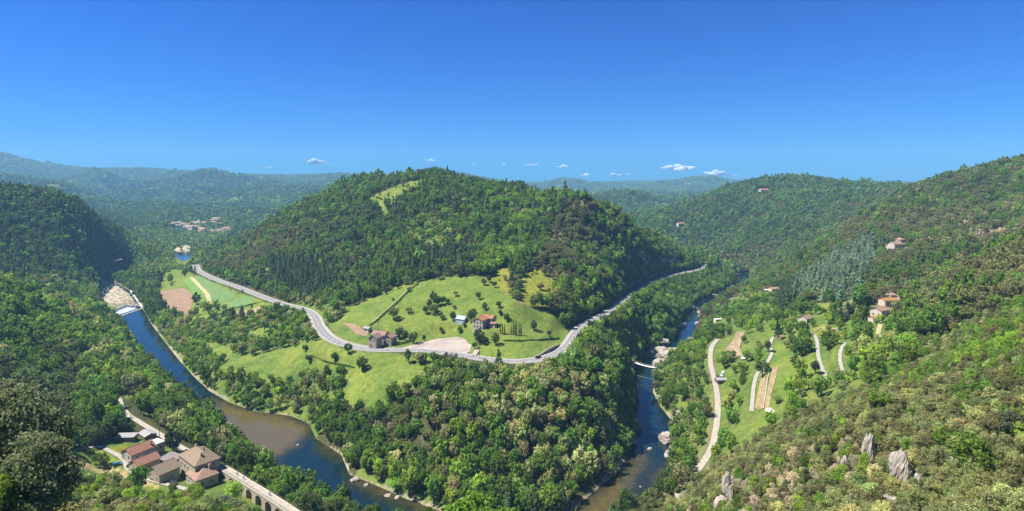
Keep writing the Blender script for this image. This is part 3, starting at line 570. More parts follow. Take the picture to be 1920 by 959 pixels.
paint_mesh(rv, 'shallow', SHAL, 14.0); paint_mesh(rv, 'foam', FOAM, 8.0)
pl = sheet('water', POOL, M['water'], 6.0, flat=0.0); paint_mesh(pl, 'shallow', [], 1); paint_mesh(pl, 'foam', [], 1)

# ------------------------------------------------------------------ roads, paths, fields
def strip(name, line, offs, mat, dz=0.05, uvz=None):
    """ribbon between two sideways offsets along a 3-D line"""
    L_ = np.array(line); t = np.gradient(L_[:, :2], axis=0); t /= np.hypot(t[:, 0], t[:, 1])[:, None]; nrm = np.c_[t[:, 1], -t[:, 0]]
    cols = [np.c_[L_[:, :2] + nrm * o, L_[:, 2] + dz] for o in offs]; v = np.concatenate(cols); k = len(L_)
    f = [(c * k + i, (c + 1) * k + i, (c + 1) * k + i + 1, c * k + i + 1) for c in range(len(offs) - 1) for i in range(k - 1)]
    me = mesh_np(name, v, f); me.materials.append(mat)
    nn = np.zeros(len(me.polygons) * 3); me.polygons.foreach_get('normal', nn)
    if nn[2::3].mean() < 0: me.flip_normals()
    o = bpy.data.objects.new(name, me); COL.objects.link(o); tag(o, kind='structure'); return o
def smooth_line(L_, n=3):
    L_ = np.array(L_)
    for _ in range(n): L_[1:-1, 2] = (L_[:-2, 2] + 2 * L_[1:-1, 2] + L_[2:, 2]) / 4
    return L_
def resample(L_, step):
    L_ = np.array(L_); s = np.r_[0, np.cumsum(np.linalg.norm(np.diff(L_, axis=0), axis=1))]; q = np.arange(0, s[-1], step)
    return np.c_[[np.interp(q, s, L_[:, i]) for i in range(3)]].T
ROAD = resample(smooth_line(ROAD), 3.0)
strip('road', ROAD, (-3.9, -1.3, 1.3, 3.9), M['asphalt'], 0.15)
strip('road_verge', ROAD, (-5.2, -3.95), M['gravel'], 0.05); strip('road_verge', ROAD, (3.95, 5.0), M['gravel'], 0.05)
for e in (-3.5, 3.4): strip('road_marking', ROAD, (e - 0.09, e + 0.09), M['paint'], 0.165)
dash = MB(); RD = resample(ROAD, 1.5)
for i in range(0, len(RD) - 3, 6):
    a, b = Vector(RD[i]), Vector(RD[i + 2]); t = (b - a).normalized(); nr = Vector((t.y, -t.x, 0)) * 0.09; u = Vector((0, 0, 0.165))
    dash.poly([a + nr + u, b + nr + u, b - nr + u, a - nr + u])
tag(dash.build('road_marking', M['paint']), kind='structure')
strip('gravel_path', resample(PATH_A, 2), (-1.6, 0, 1.6), M['gravel']); strip('garden_path', resample(PATH_B, 2), (-1.0, 0, 1.0), M['grit']); strip('garden_path', resample(PATH_C, 2), (-1.0, 0, 1.0), M['grit'])
strip('garden_path', resample(PATH_D, 2), (-.85, 0, .85), M['grit']); strip('garden_path', resample(PATH_E, 2), (-1.2, 0, 1.2), M['straw']); strip('lane', resample(LANE_L, 3), (-1.8, 0, 1.8), M['grit'], 0.3)
strip('lane', resample(LANE_H, 2), (-1.1, 0, 1.1), M['grit'], 0.08); strip('lane', resample(DRIVE, 2)[:, :3] * 1.0, (-1.6, 0, 1.6), M['gravel'], 0.35)
def field(name, mat, *pts, off=0.22, step=3.0):
    return sheet(name, [tuple(pick(*p))[:2] for p in pts], mat, step, off)
field('ploughed_field', M['soil'], (294, 547), (345, 540), (360, 552), (361, 567), (354, 590), (318, 583), (308, 574))
field('crop_field', M['crop_b'], (341, 523), (351, 522), (381, 551), (384, 566), (375, 562), (360, 551))
field('mown_field', M['straw'], (353, 521), (363, 521), (394, 553), (398, 573), (412, 579), (404, 584), (388, 566), (384, 552))
field('crop_field', M['crop'], (365, 521), (376, 521), (440, 552), (440, 559), (396, 564), (393, 552))
field('crop_field', M['crop'], (406, 567), (475, 557), (476, 567), (422, 581))
field('dry_field', M['soil_pale'], (418, 588), (490, 573), (491, 584), (432, 596))
field('car_park', M['lot'], (745, 655), (790, 643), (822, 636), (858, 632), (872, 637), (884, 648), (882, 660), (868, 666), (846, 662), (800, 656), off=0.3)
strip('field_track', resample(np.array([tuple(pick(*q)) for q in ((690, 628), (702, 604), (716, 590), (730, 578), (748, 560), (765, 545))]), 2), (-1.2, -.5), M['straw'], 0.15)
field('garden_plot', M['soil'], (640, 607), (655, 607), (690, 626), (688, 632), (668, 628))
field('garden_plot', M['soil'], (1352, 665), (1376, 637), (1382, 622), (1388, 622), (1383, 640), (1374, 658), (1380, 668), (1366, 670))
field('garden_plot', M['soil_pale'], (1366, 652), (1390, 622), (1396, 624), (1384, 655), (1392, 668), (1378, 668), (1370, 662))
field('garden_plot', M['soil_pale'], (1415, 766), (1428, 705), (1433, 691), (1445, 689), (1439, 710), (1431, 766))
field('garden_plot', M['soil_pale'], (1433, 769), (1443, 712), (1449, 692), (1459, 688), (1456, 705), (1446, 740), (1442, 768))

# ------------------------------------------------------------------ trees
def crown_verts(rng, shape, lumps, per, leaf):
    """unit crown: radius 1, from z=0 to z=top; returns leaf quads"""
    V = []; ax = rng.uniform(0.72, 1.18, 3)
    for _ in range(lumps):
        if shape == 'round':
            while True:
                c = rng.uniform(-1, 1, 3)
                q = np.linalg.norm(c)
                if 0.35 < q < 1: break
            c = c / q * (q ** 0.5) * 0.80 * ax; lr = rng.uniform(0.13, 0.38); c = c * rng.choice((1.0, 1.0, 1.0, 1.18)); c[2] = c[2] * 0.95 + 0.9 + rng.uniform(-.15, .25)
            mid_ = np.array((0, 0, 0.8))
        elif shape == 'cone':
            h = rng.random() ** 1.35; a = rng.uniform(0, 6.283); rr = (1 - h) * rng.uniform(0.45, 0.85) + 0.03
            c = np.array((math.cos(a) * rr, math.sin(a) * rr, h * 3.1 + 0.35)); lr = 0.12 + 0.28 * (1 - h) * rng.uniform(0.7, 1.2); mid_ = np.array((0, 0, c[2] - 0.5))
        else:   # column
            h = rng.random(); a = rng.uniform(0, 6.283); rr = 0.5 * math.sin(math.pi * (0.12 + 0.86 * h)) ** 0.6 * rng.uniform(0.5, 1)
            c = np.array((math.cos(a) * rr, math.sin(a) * rr, h * 8 + 0.3)); lr = 0.42 * (1.08 - h) + 0.08; mid_ = np.array((0, 0, c[2] - 0.4))
        sq = rng.uniform(0.55, 0.9)
        d = rng.normal(size=(per, 3)); d[:, 2] += 0.35; d /= np.linalg.norm(d, axis=1)[:, None]
        p = c + d * (lr * rng.uniform(0.55, 1.1, (per, 1))) * np.array((1, 1, sq))
        nrm = d * 0.75 + (p - mid_) * 0.35 + rng.normal(size=(per, 3)) * 0.38; nrm /= np.linalg.norm(nrm, axis=1)[:, None]
        t = np.cross(nrm, rng.normal(size=(per, 3))); t /= np.linalg.norm(t, axis=1)[:, None]; b = np.cross(nrm, t)
        s = leaf * rng.uniform(0.6, 1.35, (per, 1)); w = s * rng.uniform(0.5, 0.9, (per, 1))
        V.append(np.stack([p - t * s, p - b * w + nrm * s * 0.12, p + t * s, p + b * w + nrm * s * 0.12], 1))
    return np.concatenate(V).reshape(-1, 3)
def trunk_mb(rng, shape, mb=None):
    mb = mb or MB(); H = {'round': 1.1, 'cone': 2.9, 'column': 7.5}[shape]; r = 0.07 if shape != 'column' else 0.11
    lean = rng.uniform(-0.12, 0.12, 2) if shape == 'round' else (0, 0)
    z0 = -0.9 if shape == 'round' else -0.5
    mb.tube([(0, 0, z0), (lean[0] * 0.5, lean[1] * 0.5, H * 0.4), (lean[0], lean[1], H)], [r * 1.5, r, r * 0.25], 6)
    if shape == 'round':
        for k in range(5):
            a = k * 1.26 + rng.uniform(-0.3, 0.3); z = rng.uniform(0.1, 0.6)
            mb.tube([(lean[0] * .5, lean[1] * .5, z), (math.cos(a) * .35, math.sin(a) * .35, z + .4), (math.cos(a) * .7, math.sin(a) * .7, z + rng.uniform(.45, .7))], [r * .55, r * .35, r * .12], 4)
    return mb
PROTO = {}          # (shape, level) -> list of (crown mesh, trunk mesh)
LEVEL = {'far': (18, 14, 0.22), 'mid': (44, 24, 0.105), 'near': (74, 60, 0.058), 'close': (150, 80, 0.036)}
def make_proto(shape, lev, count):
    out = []
    for k in range(count):
        rng = np.random.default_rng(100 * len(PROTO) + k); lu, pe, lf = LEVEL[lev]
        if shape == 'column': lu, pe, lf = 60, 26, 0.16
        v = crown_verts(rng, shape, lu, pe, lf); me = mesh_np('crown', v, np.arange(len(v)).reshape(-1, 4)); me.materials.append(M['leaf'])
        tm = trunk_mb(rng, shape).mesh('trunk', M['bark'], True); out.append((me, tm))
    PROTO[(shape, lev)] = out
for sh in ('round', 'cone'):
    for lev, c in (('far', 5), ('mid', 6), ('near', 5)): make_proto(sh, lev, c)
make_proto('round', 'close', 2); make_proto('column', 'mid', 3); PROTO[('column', 'near')] = PROTO[('column', 'mid')]

# prototypes for the uncountable masses (kept out of the scene itself)
def joined(cm, tm):
    nv = len(cm.vertices); me = bpy.data.meshes.new('tree'); co = np.empty(nv * 3); cm.vertices.foreach_get('co', co); v = [tuple(q) for q in co.reshape(-1, 3)]
    f = [tuple(p.vertices) for p in cm.polygons]; fm = [0] * len(f)
    v += [tuple(q.co) for q in tm.vertices]; g = [tuple(i + nv for i in p.vertices) for p in tm.polygons]; f += g; fm += [1] * len(g)
    me.from_pydata(v, [], f); me.materials.append(M['leaf']); me.materials.append(M['bark']); me.polygons.foreach_set('material_index', fm); me.update(); return me
MASS = bpy.data.collections.new('tree_kinds'); PI = {}
k = 0
for key in (('round', 'far'), ('round', 'mid'), ('round', 'near'), ('cone', 'far'), ('cone', 'mid'), ('cone', 'near')):
    PI[key] = []
    for cm, tm in PROTO[key]:
        o = bpy.data.objects.new('kind_%03d' % k, joined(cm, tm) if key[1] != 'far' else cm); MASS.objects.link(o); PI[key].append(k); k += 1

ng = bpy.data.node_groups.new('stand_of_trees', 'GeometryNodeTree')
ng.interface.new_socket('Geometry', in_out='INPUT', socket_type='NodeSocketGeometry'); ng.interface.new_socket('Geometry', in_out='OUTPUT', socket_type='NodeSocketGeometry')
N_, L_ = ng.nodes, ng.links
gi, gout = N_.new('NodeGroupInput'), N_.new('NodeGroupOutput'); ci = N_.new('GeometryNodeCollectionInfo'); ci.inputs['Collection'].default_value = MASS
ci.inputs['Separate Children'].default_value = True; ci.inputs['Reset Children'].default_value = True
ip = N_.new('GeometryNodeInstanceOnPoints'); ip.inputs['Pick Instance'].default_value = True
def named(nm, t):
    a = N_.new('GeometryNodeInputNamedAttribute'); a.data_type = t; a.inputs['Name'].default_value = nm; return a.outputs['Attribute']
L_.new(gi.outputs[0], ip.inputs['Points']); L_.new(ci.outputs[0], ip.inputs['Instance']); L_.new(named('kind_index', 'INT'), ip.inputs['Instance Index'])
L_.new(named('turn', 'FLOAT_VECTOR'), ip.inputs['Rotation']); L_.new(named('size', 'FLOAT_VECTOR'), ip.inputs['Scale']); L_.new(ip.outputs[0], gout.inputs[0])

# where trees stand
rng = np.random.default_rng(5)
rows = []; d = 32.0
while d < 8600:
    s = max(2.35 if d < 235 else 4.3 if d < 420 else 5.0, 0.0044 * d)
    xs = np.arange(-1.14 * d, 1.14 * d, s); rows.append(np.c_[xs + rng.uniform(-.48, .48, len(xs)) * s, d + rng.uniform(-.48, .48, len(xs)) * s, np.full(len(xs), s)])
    d += s
T = np.concatenate(rows); tx, ty, ts = T.T; tz = ground(tx, ty)
pxt = CX + tx / ty * FOC; pyt = HOR + (CAMZ - tz) / ty * FOC
a = np.clip((tx / ty - U0) / (U1 - U0) * (NU - 1), 0, NU - 1).astype(int); b = np.clip((np.log(ty) - V0) / (V1 - V0) * (NV - 1) - 2, 0, NV - 1).astype(int)
vis = pyt - RUN[a, b] < 16 * FOC / ty + 14                       # not deep behind a ridge
zt = classify(pxt + 3 * rng.normal(size=len(tx)), pyt + 2.0 * rng.normal(size=len(tx)))
dens = np.array([z[3] for z in Zn])[zt]
keep = vis & (rng.random(len(tx)) < dens) & (tz > 0.5)
toppy = pyt - 3.0 / ty * FOC; keep &= ~((zt == [z[0] for z in Zn].index('nearleft')) & (toppy < 905 + 0.08 * (pxt - 110)) & (pxt > 100))
far_open = (fbm(tx / 160 + 7, ty / 160, 4) > 0.27) & (ty > 1900) & (zt != [z[0] for z in Zn].index('valley')); keep &= ~far_open
for L0, w in ((ROAD, 7.5), (PATH_A, 4.2), (PATH_B, 3.5), (PATH_C, 3.5), (PATH_D, 3.5), (PATH_E, 3.0), (RAIL, 4.5), (LANE_H, 3.2), (LANE_L, 3.5), (DRIVE, 3.5)):
    dd, _ = polydist(tx, ty, np.array(L0)[::2]); keep &= dd > w + 0.12 * ts
    for lead in ((5.0, 10.0) if L0 is ROAD else (4.0, 8.0, 12.0, 16.0) if L0 is RAIL else (4.0, 8.0)):      # a cut verge on the valley side
        dd2, _ = polydist(tx * (ty + lead) / ty, ty + lead, np.array(L0)[::2]); keep &= dd2 > w * 0.8
for poly in (RIVER, POOL):
    dd, _ = polydist(tx, ty, poly, None, True); keep &= (~inpoly(tx, ty, poly)) & (dd > 0.6)
for back in (4, 8, 12): keep &= ~(inpoly(tx * (ty + back) / ty, ty + back, RIVER) & (tx > 40) & (ty > 330))
for back in (12, 24, 36, 48, 64, 80, 100, 120, 140, 160): keep &= ~inpoly(tx * (ty + back) / ty, ty + back, POOL)
CLEAR = [(1250, 668, 8), (1236, 690, 5), (1262, 656, 6), (1246, 648, 5), (1632, 875, 3.2), (1582, 900, 2.4), (1690, 915, 3.6), (1672, 955, 2.5), (1366, 950, 4.0), (1800, 880, 3.0), (1706, 662, 4), (1275, 938, 2.5)]            # ground kept free for buildings, filled in below: (px, py, radius m)
CLEAR += [(374, 890, 14), (378, 905, 9), (306, 896, 10), (271, 882, 9), (261, 864, 10), (286, 855, 8), (317, 872, 8), (278, 822, 6), (236, 827, 6), (704, 651, 8), (712, 642, 9), (732, 642, 8), (690, 621, 5),
          (901, 616, 10), (917, 612, 9), (865, 597, 7), (1655, 575, 11), (1648, 590, 9), (1685, 563, 5), (1352, 716, 7), (1352, 705, 7), (1465, 637, 4), (1510, 603, 6), (1680, 466, 16), (1450, 548, 9), (1395, 672, 4), (1444, 772, 5), (125, 875, 9), (170, 893, 9), (1275, 422, 16), (1430, 358, 22), (1376, 560, 8), (1206, 685, 4), (1345, 605, 6)]
for x, y, r in CLEAR:
    p = pick(x, y); dy_ = ty - p.y; keep &= np.hypot(tx - p.x, np.where(dy_ < 0, dy_ * 0.55, dy_)) > r
for o in [o for o in COL.objects if o.name.split('.')[0] in ('ploughed_field', 'crop_field', 'mown_field', 'dry_field', 'car_park', 'garden_plot')]:
    v = np.array([tuple(q.co) for q in o.data.vertices]); c = v.mean(0); m = np.hypot(tx - c[0], ty - c[1]) < np.hypot(*(v - c)[:, :2].T).max() + 2
    ix = np.nonzero(m & keep)[0]
    for i in ix:
        if np.min(np.hypot(v[:, 0] - tx[i], v[:, 1] - ty[i])) < 2.6: keep[i] = False
for lo, hi in ():
    pass
steep = None
tx, ty, tz, ts, pxt, pyt, zt, a, b = (q[keep] for q in (tx, ty, tz, ts, pxt, pyt, zt, a, b)); NT = len(tx)
# species
SN = list(S); sp = np.zeros(NT, int)
patch = fbm(tx / 38, ty / 38, 3); pick_r = np.clip(rng.random(NT) * 0.45 + (patch * 1.5 + 0.5) * 0.55, 0, 0.9999)
pr = np.argsort(np.argsort(pick_r)) / NT
for k_, z in enumerate(Zn):
    ix = np.nonzero(zt == k_)[0]
    if len(ix) == 0: continue
    order = np.argsort(np.argsort(pick_r[ix])) / len(ix); names = list(z[2]); cum = np.cumsum([z[2][q] for q in names]) / sum(z[2].values())
    sp[ix] = np.array([SN.index(q) for q in names])[np.minimum(np.searchsorted(cum, order, 'right'), len(names) - 1)]
tint = np.array([S[q][0] for q in SN])[sp]
tint = tint * (rng.lognormal(0, 0.20, (NT, 1)) * (1 + 0.35 * fbm(tx / 90 + 5, ty / 90, 3))[:, None]) * (1 + rng.normal(0, 0.06, (NT, 3)))
tint = np.clip(tint * np.array((1.84, 1.76, 1.38)), 0.012, 0.64)
hmin = np.array([S[q][2][0] for q in SN])[sp]; hmax = np.array([S[q][2][1] for q in SN])[sp]; ratio = np.array([S[q][3] for q in SN])[sp]
hgt = hmin + (hmax - hmin) * rng.beta(2, 2, NT); cone = np.array([S[q][1] == 'cone' for q in SN])[sp]
nearsl = np.isin(zt, [i for i, z in enumerate(Zn) if z[0] in ('nearslope', 'nearright', 'nearleft')]) | (ty < 235)
hgt *= rng.lognormal(0, .17, NT)
hgt = np.where(np.isin(zt, [i for i, z in enumerate(Zn) if z[0] == 'gorgebank']), hgt * .68, hgt)
hgt = np.where(zt == [z[0] for z in Zn].index('nearleft'), np.minimum(hgt, 6.0), hgt); hgt = np.where(nearsl, hgt * 0.5 * rng.lognormal(0, .28, NT), hgt); hgt = np.where(np.isin(zt, [i for i, z in enumerate(Zn) if z[0] in ('gardens', 'terracegarden', 'rivermead', 'fieldside', 'village', 'valley')]), hgt * 0.74, hgt)
grow_ = np.maximum(1.0, 0.0044 * ty / 5.0); hgt = hgt * np.where(ty > 800, grow_ ** 0.3, 1)
hgt = np.where(np.isin(zt, [i for i, z in enumerate(Zn) if z[0] in ('nearslope', 'nearright')]), np.minimum(hgt, 3.7), hgt)
# trees below the main road are kept low, so that drivers and the valley see each other
rx_, ry_ = CX + ROAD[:, 0] / ROAD[:, 1] * FOC, HOR + (CAMZ - ROAD[:, 2]) / ROAD[:, 1] * FOC; o_ = np.argsort(rx_)
rpy, rdd = np.interp(pxt, rx_[o_], ry_[o_]), np.interp(pxt, rx_[o_], ROAD[o_, 1])
cap = np.where((pxt > 380) & (pxt < 1325) & (ty < rdd), (pyt - rpy - 1.5) * ty / FOC * 0.92, 99)
hgt = np.minimum(hgt, np.maximum(cap, 1.0))
nl = (zt == [z[0] for z in Zn].index('nearleft')) & (pxt > 110) & (pxt < 560)
hgt = np.where(nl, np.minimum(hgt, np.maximum((pyt - (903 + .1 * (pxt - 110))) * ty / FOC, 0.7)), hgt)
lowm = (ty < 225) & (pxt > 110) & (pxt < 1225); lim = np.where(pxt < 560, 903 + .1 * (pxt - 110), np.where(pxt < 680, 948 + .12 * (pxt - 560), 972))
hgt = np.where(lowm, np.minimum(hgt, np.maximum((pyt - lim) * ty / FOC * .9, 0.6)), hgt)
hgt = np.where(np.isin(zt, [i for i, z in enumerate(Zn) if z[0] in ('tip', 'tippale', 'tipdark')]), hgt * .86, hgt)
for bx, by, br in CLEAR[8:]:                                      # and those in front of the houses leave them in view
    if br < 5: continue
    p = pick(bx, by); m = (ty < p.y) & (ty > p.y - 110) & (np.abs(pxt - bx) < br * 0.8 * FOC / p.y + 2) & (pyt > by)
    hgt[m] = np.minimum(hgt[m], np.maximum((pyt[m] - by - 1) * ty[m] / FOC * .95, 0.9))
rad = hgt * ratio * np.where(ty > 800, grow_ ** 0.6, 1)
size = np.where(cone[:, None], np.c_[rad, rad, hgt / 3.5], np.c_[rad, rad * rng.uniform(.72, 1.2, NT), hgt / 1.95 * rng.uniform(.85, 1.2, NT)])
level = np.where(ty < 260, 2, np.where(ty < 900, 1, 0))
tzb = tz + np.where(cone, 0.2, 0.35 * size[:, 2]) - np.where(ty > 900, 0.8, 0)

# the largest ones in the photograph are things of their own
visT = (pyt - RUN[a, b] < 1.0) & (pxt > -20) & (pxt < 1940) & (pyt < 985)
show = np.where(visT, rad * hgt / ty ** 2, 0) * np.where(np.array(SN)[sp] == 'gorse', 0, 1)
SOLO = np.argsort(-show)[:235]
solo_mask = np.zeros(NT, bool); solo_mask[SOLO] = True

def region_of():
    r = np.full(NT, 4); r[(pxt < 640) & (ty < 1300)] = 1
    zn = np.array([z[0] for z in Zn])[zt]
    r[np.isin(zn, ['mainhill', 'brownflank', 'brownspur', 'rightspur', 'pinestand', 'pinestand2', 'greengully', 'blossom1', 'blossom2', 'ridgemeadow', 'uppermeadow', 'broompatch', 'broompatch2', 'orchardgarden'])] = 2
    r[np.isin(zn, ['fieldside', 'rivermead', 'tip', 'tippale', 'tipdark', 'tipshore', 'gorge', 'lowermeadow', 'underroad', 'farmfields', 'terrace1', 'terrace2', 'gravelbar'])] = 3
    r[np.isin(zn, ['nearslope', 'nearright', 'nearleft'])] = 5
    r[ty > 1150] = 0
    return r
reg = region_of()
REG = {0: ('distant_forest', 'hazy blue-green forest covering the far mountains around the valley'), 1: ('riverside_forest', 'dark pine and leafy wood on the steep bank west of the wide river'),
       2: ('hill_forest', 'mixed oak and pine forest over the central round hill above the meadow'), 3: ('meadow_forest', 'leafy wood and pale acacias between the main road and the river bend'),
       4: ('slope_forest', 'grey-green holm oak wood on the slopes beyond the terraced gardens'), 5: ('scrub_forest', 'low olive-green oak scrub on the steep slope below the viewpoint')}
rotz = rng.uniform(0, 6.283, NT); tilt = rng.normal(0, 0.05, (NT, 2))
pid = np.empty(NT, int); lv = ['far', 'mid', 'near']
for c_ in (0, 1):
    for l_ in (0, 1, 2):
        m = (cone == bool(c_)) & (level == l_); pid[m] = rng.choice(PI[('cone' if c_ else 'round', lv[l_])], m.sum())
for r_, (nm, lab) in REG.items():
    m = (reg == r_) & ~solo_mask
    me = bpy.data.meshes.new(nm); me.vertices.add(int(m.sum())); me.vertices.foreach_set('co', np.c_[tx, ty, tzb][m].astype(np.float32).ravel())
    for an, at, dat, key in (('kind_index', 'INT', pid[m].astype(np.int32), 'value'), ('turn', 'FLOAT_VECTOR', np.c_[tilt, rotz][m].astype(np.float32), 'vector'), ('size', 'FLOAT_VECTOR', size[m].astype(np.float32), 'vector'), ('tint', 'FLOAT_VECTOR', tint[m].astype(np.float32), 'vector')):
        me.attributes.new(an, at, 'POINT').data.foreach_set(key, dat.ravel())
    o = bpy.data.objects.new(nm, me); COL.objects.link(o); o.modifiers.new('trees', 'NODES').node_group = ng; tag(o, lab, None, None, 'stuff')
print('TREES', NT, {REG[i][0]: int((reg == i).sum()) for i in REG}, 'solo at', ty[SOLO].min(), ty[SOLO].max())

def tree(name, label, group, cat, x, y, z, shape, lev, var, size, rz, col, tiltv=(0, 0)):
    cm, tm = PROTO[(shape, lev)][var % len(PROTO[(shape, lev)])]
    e = empty(name, (x, y, z), rz); tag(e, label, cat, group)
    zo = 0.2 if shape != 'round' else 0.35 * size[2]
    c = bpy.data.objects.new('crown', cm); t = bpy.data.objects.new('trunk', tm)
    for q in (c, t): COL.objects.link(q); q.parent = e; q.scale = size; q.location = (0, 0, zo)
    c['tint'] = [float(v) for v in col]; c.rotation_euler = (tiltv[0], tiltv[1], 0)
    return e
TREEREQ = []          # collected here, named and labelled together further down
for i in SOLO:
    TREEREQ.append(dict(x=tx[i], y=ty[i], z=tz[i], sp=SN[sp[i]], shape='cone' if cone[i] else 'round', lev=lv[level[i]], size=size[i], rz=rotz[i], col=tint[i], var=int(i)))
def one(px, py, h, species, shape=None, ratio_=None, lev='mid'):
    p = pick(px, py); c, s_, _, rt = S[species]; shape = shape or s_; rt = ratio_ or rt; r_ = h * rt
    sz = (r_, r_, h / {'round': 1.95, 'cone': 3.5, 'column': 8.6}[shape])
    q = random.uniform(0.85, 1.15)
    TREEREQ.append(dict(x=p.x, y=p.y, z=p.z, sp=species, shape=shape, lev=lev, size=sz, rz=random.uniform(0, 6), col=[v * q for v in c], var=random.randrange(99), px=px, py=py))
# trees that stand alone or in rows on open ground
for q in [(679, 697, 9, 'deciduous'), (935, 684, 9, 'deciduous', 'cone', .36), (653, 664, 7, 'deciduous'), (627, 678, 6, 'deciduous'), (580, 682, 6, 'dark_oak'), (572, 660, 5, 'deciduous'), (369, 571, 12, 'dark_oak', 'round', .42), (395, 584, 8, 'acacia', 'round', .5), (368, 592, 8, 'fresh'),
          (813, 566, 7, 'dark_oak'), (820, 575, 8, 'deciduous'), (830, 573, 7, 'deciduous'), (805, 578, 6, 'dark_oak'), (816, 586, 6, 'deciduous'), (798, 589, 6, 'dark_oak'), (840, 572, 5, 'deciduous'),
          (746, 542, 5, 'dark_oak'), (724, 553, 4, 'dark_oak'), (770, 527, 5, 'dark_oak'), (917, 530, 6, 'dark_oak'), (927, 540, 5, 'dark_oak'), (897, 562, 6, 'deciduous'), (909, 582, 5, 'dark_oak'), (887, 589, 4, 'scrub'), (852, 580, 3, 'scrub'), (827, 624, 4, 'deciduous'), (830, 600, 4, 'scrub'),
          (849, 603, 7, 'deciduous'), (883, 606, 9, 'deciduous'), (899, 643, 8, 'dark_oak', 'round', .5), (909, 647, 4, 'dark_oak'), (929, 648, 7, 'deciduous'), (950, 604, 6, 'deciduous'), (938, 592, 4, 'dark_oak'), (935, 578, 5, 'dark_oak'), (1001, 620, 6, 'dark_oak'), (1030, 631, 4, 'dark_oak'), (890, 656, 5, 'deciduous'),
          (775, 645, 8, 'deciduous'), (748, 637, 6, 'deciduous'), (759, 640, 7, 'dark_oak'), (795, 640, 4, 'deciduous'), (850, 684, 7, 'grey'), (838, 682, 6, 'holm_oak'), (825, 682, 5, 'deciduous'), (885, 600, 6, 'fresh'), (862, 625, 5, 'fresh'), (870, 615, 4, 'acacia'),
          (325, 853, 12, 'dark_oak', 'round', .40), (1700, 636, 10, 'deciduous', 'round', .45), (1735, 640, 8, 'holm_oak'), (1458, 634, 12, 'pine'), (1514, 632, 9, 'pine'), (1590, 600, 12, 'pine', 'cone', .3), (1577, 606, 10, 'pine'), (1565, 602, 11, 'pine', 'cone', .33), (1618, 600, 9, 'deciduous'), (1440, 660, 7, 'deciduous'),
          (1430, 708, 9, 'deciduous', 'round', .5), (1490, 690, 6, 'deciduous'), (1529, 700, 6, 'dark_oak'), (1500, 705, 5, 'deciduous'), (1395, 645, 6, 'fresh'), (1358, 692, 8, 'fresh'),
          (1505, 668, 10, 'deciduous', 'round', .48), (1552, 656, 9, 'deciduous', 'round', .46), (1640, 735, 8, 'fresh', 'round', .5),
          (82, 852, 8, 'holm_oak', 'round', .42), (175, 838, 7, 'dark_oak'), (192, 825, 10, 'deciduous'), (207, 815, 10, 'deciduous'), (226, 815, 8, 'dark_oak'), (245, 812, 6, 'deciduous'), (195, 878, 6, 'fresh'), (180, 872, 5, 'fresh'), (160, 845, 6, 'deciduous'), (130, 850, 6, 'fresh')]:
    one(*q)
for q in [(484, 905, 15, 'deciduous', 'column', .085), (528, 935, 14, 'deciduous', 'column', .08)]: one(*q)
for x, y, h in ((938, 625, 7), (942, 626, 7.2), (946, 626, 7), (958.5, 628, 7), (963, 628.5, 9.6), (967.5, 629, 10), (973.6, 629, 7.2), (977, 629, 7.8)): one(x, y, h, 'dark_oak', 'column', .11)
for q in [(345, 800, 11, 'deciduous'), (330, 790, 10, 'fresh'), (362, 815, 12, 'deciduous'), (372, 830, 10, 'acacia'), (392, 842, 10, 'deciduous'), (400, 860, 9, 'fresh'), (420, 868, 9, 'acacia'), (440, 880, 10, 'deciduous'), (455, 890, 10, 'deciduous'), (460, 905, 8, 'fresh'), (505, 925, 9, 'acacia'), (520, 930, 8, 'fresh'),
          (570, 962, 8, 'olive'), (590, 968, 8, 'olive'), (615, 978, 9, 'olive'), (640, 985, 9, 'olive'), (660, 985, 7, 'olive'), (310, 785, 9, 'fresh'), (420, 960, 5.5, 'grey'), (395, 975, 4.5, 'olive'), (300, 985, 4.5, 'olive')]: one(*q, lev='near')
# the great dark oak that fills the lower corner beside the viewpoint
for x, y, dd_, h, r_ in ((35, 860, 66, 11.5, 5.0), (75, 915, 60, 8.5, 3.9), (-5, 820, 74, 10.5, 4.6)):
    X = (x - CX) / FOC * dd_; zb = CAMZ - (y - HOR) / FOC * dd_ - h * 0.5; zg = float(ground(X, dd_))
    TREEREQ.append(dict(x=X, y=dd_, z=max(zb, zg - 1), sp='dark_oak', shape='round', lev='close', size=(r_, r_, h / 1.95), rz=x, col=(0.19, 0.225, 0.105), var=x))

# ------------------------------------------------------------------ buildings
def window(parent, L, Wd, side, u, z, w, h, door=False):
    """frame proud of the wall with a dark pane; a door likewise. side 0 +x, 1 -x, 2 +y, 3 -y; u along the wall from its middle"""
    f = MB(); t = 0.09
    f.box(-w / 2 - t, -w / 2, -0.06, 0.05, 0, h); f.box(w / 2, w / 2 + t, -0.06, 0.05, 0, h); f.box(-w / 2 - t, w / 2 + t, -0.06, 0.05, h, h + t)
    if not door: f.box(-w / 2 - t, w / 2 + t, -0.1, 0.05, -t, 0)
    o = f.build('door' if door else 'window', M['stone_pale'], parent)
    g = MB(); g.box(-w / 2, w / 2, -0.025, 0.04, 0.0, h)
    p = g.build('panel' if door else 'pane', M['wood'] if door else M['window_glass'], o)
    a = {0: R(90), 1: R(-90), 2: R(180), 3: 0}[side]
    o.location = {0: (L / 2, u, z), 1: (-L / 2, u, z), 2: (u, Wd / 2, z), 3: (u, -Wd / 2, z)}[side]; o.rotation_euler = (0, 0, a)
def chimney(parent, x, y, z0, z1, s=0.35):
    c = MB(); c.box(-s, s, -s, s, z0, z1); c.box(-s - .08, s + .08, -s - .08, s + .08, z1, z1 + .12); c.box(-s * .5, s * .5, -s * .5, s * .5, z1 + .12, z1 + .4)
    o = c.build('chimney', M['brick'], parent); o.location = (x, y, 0)
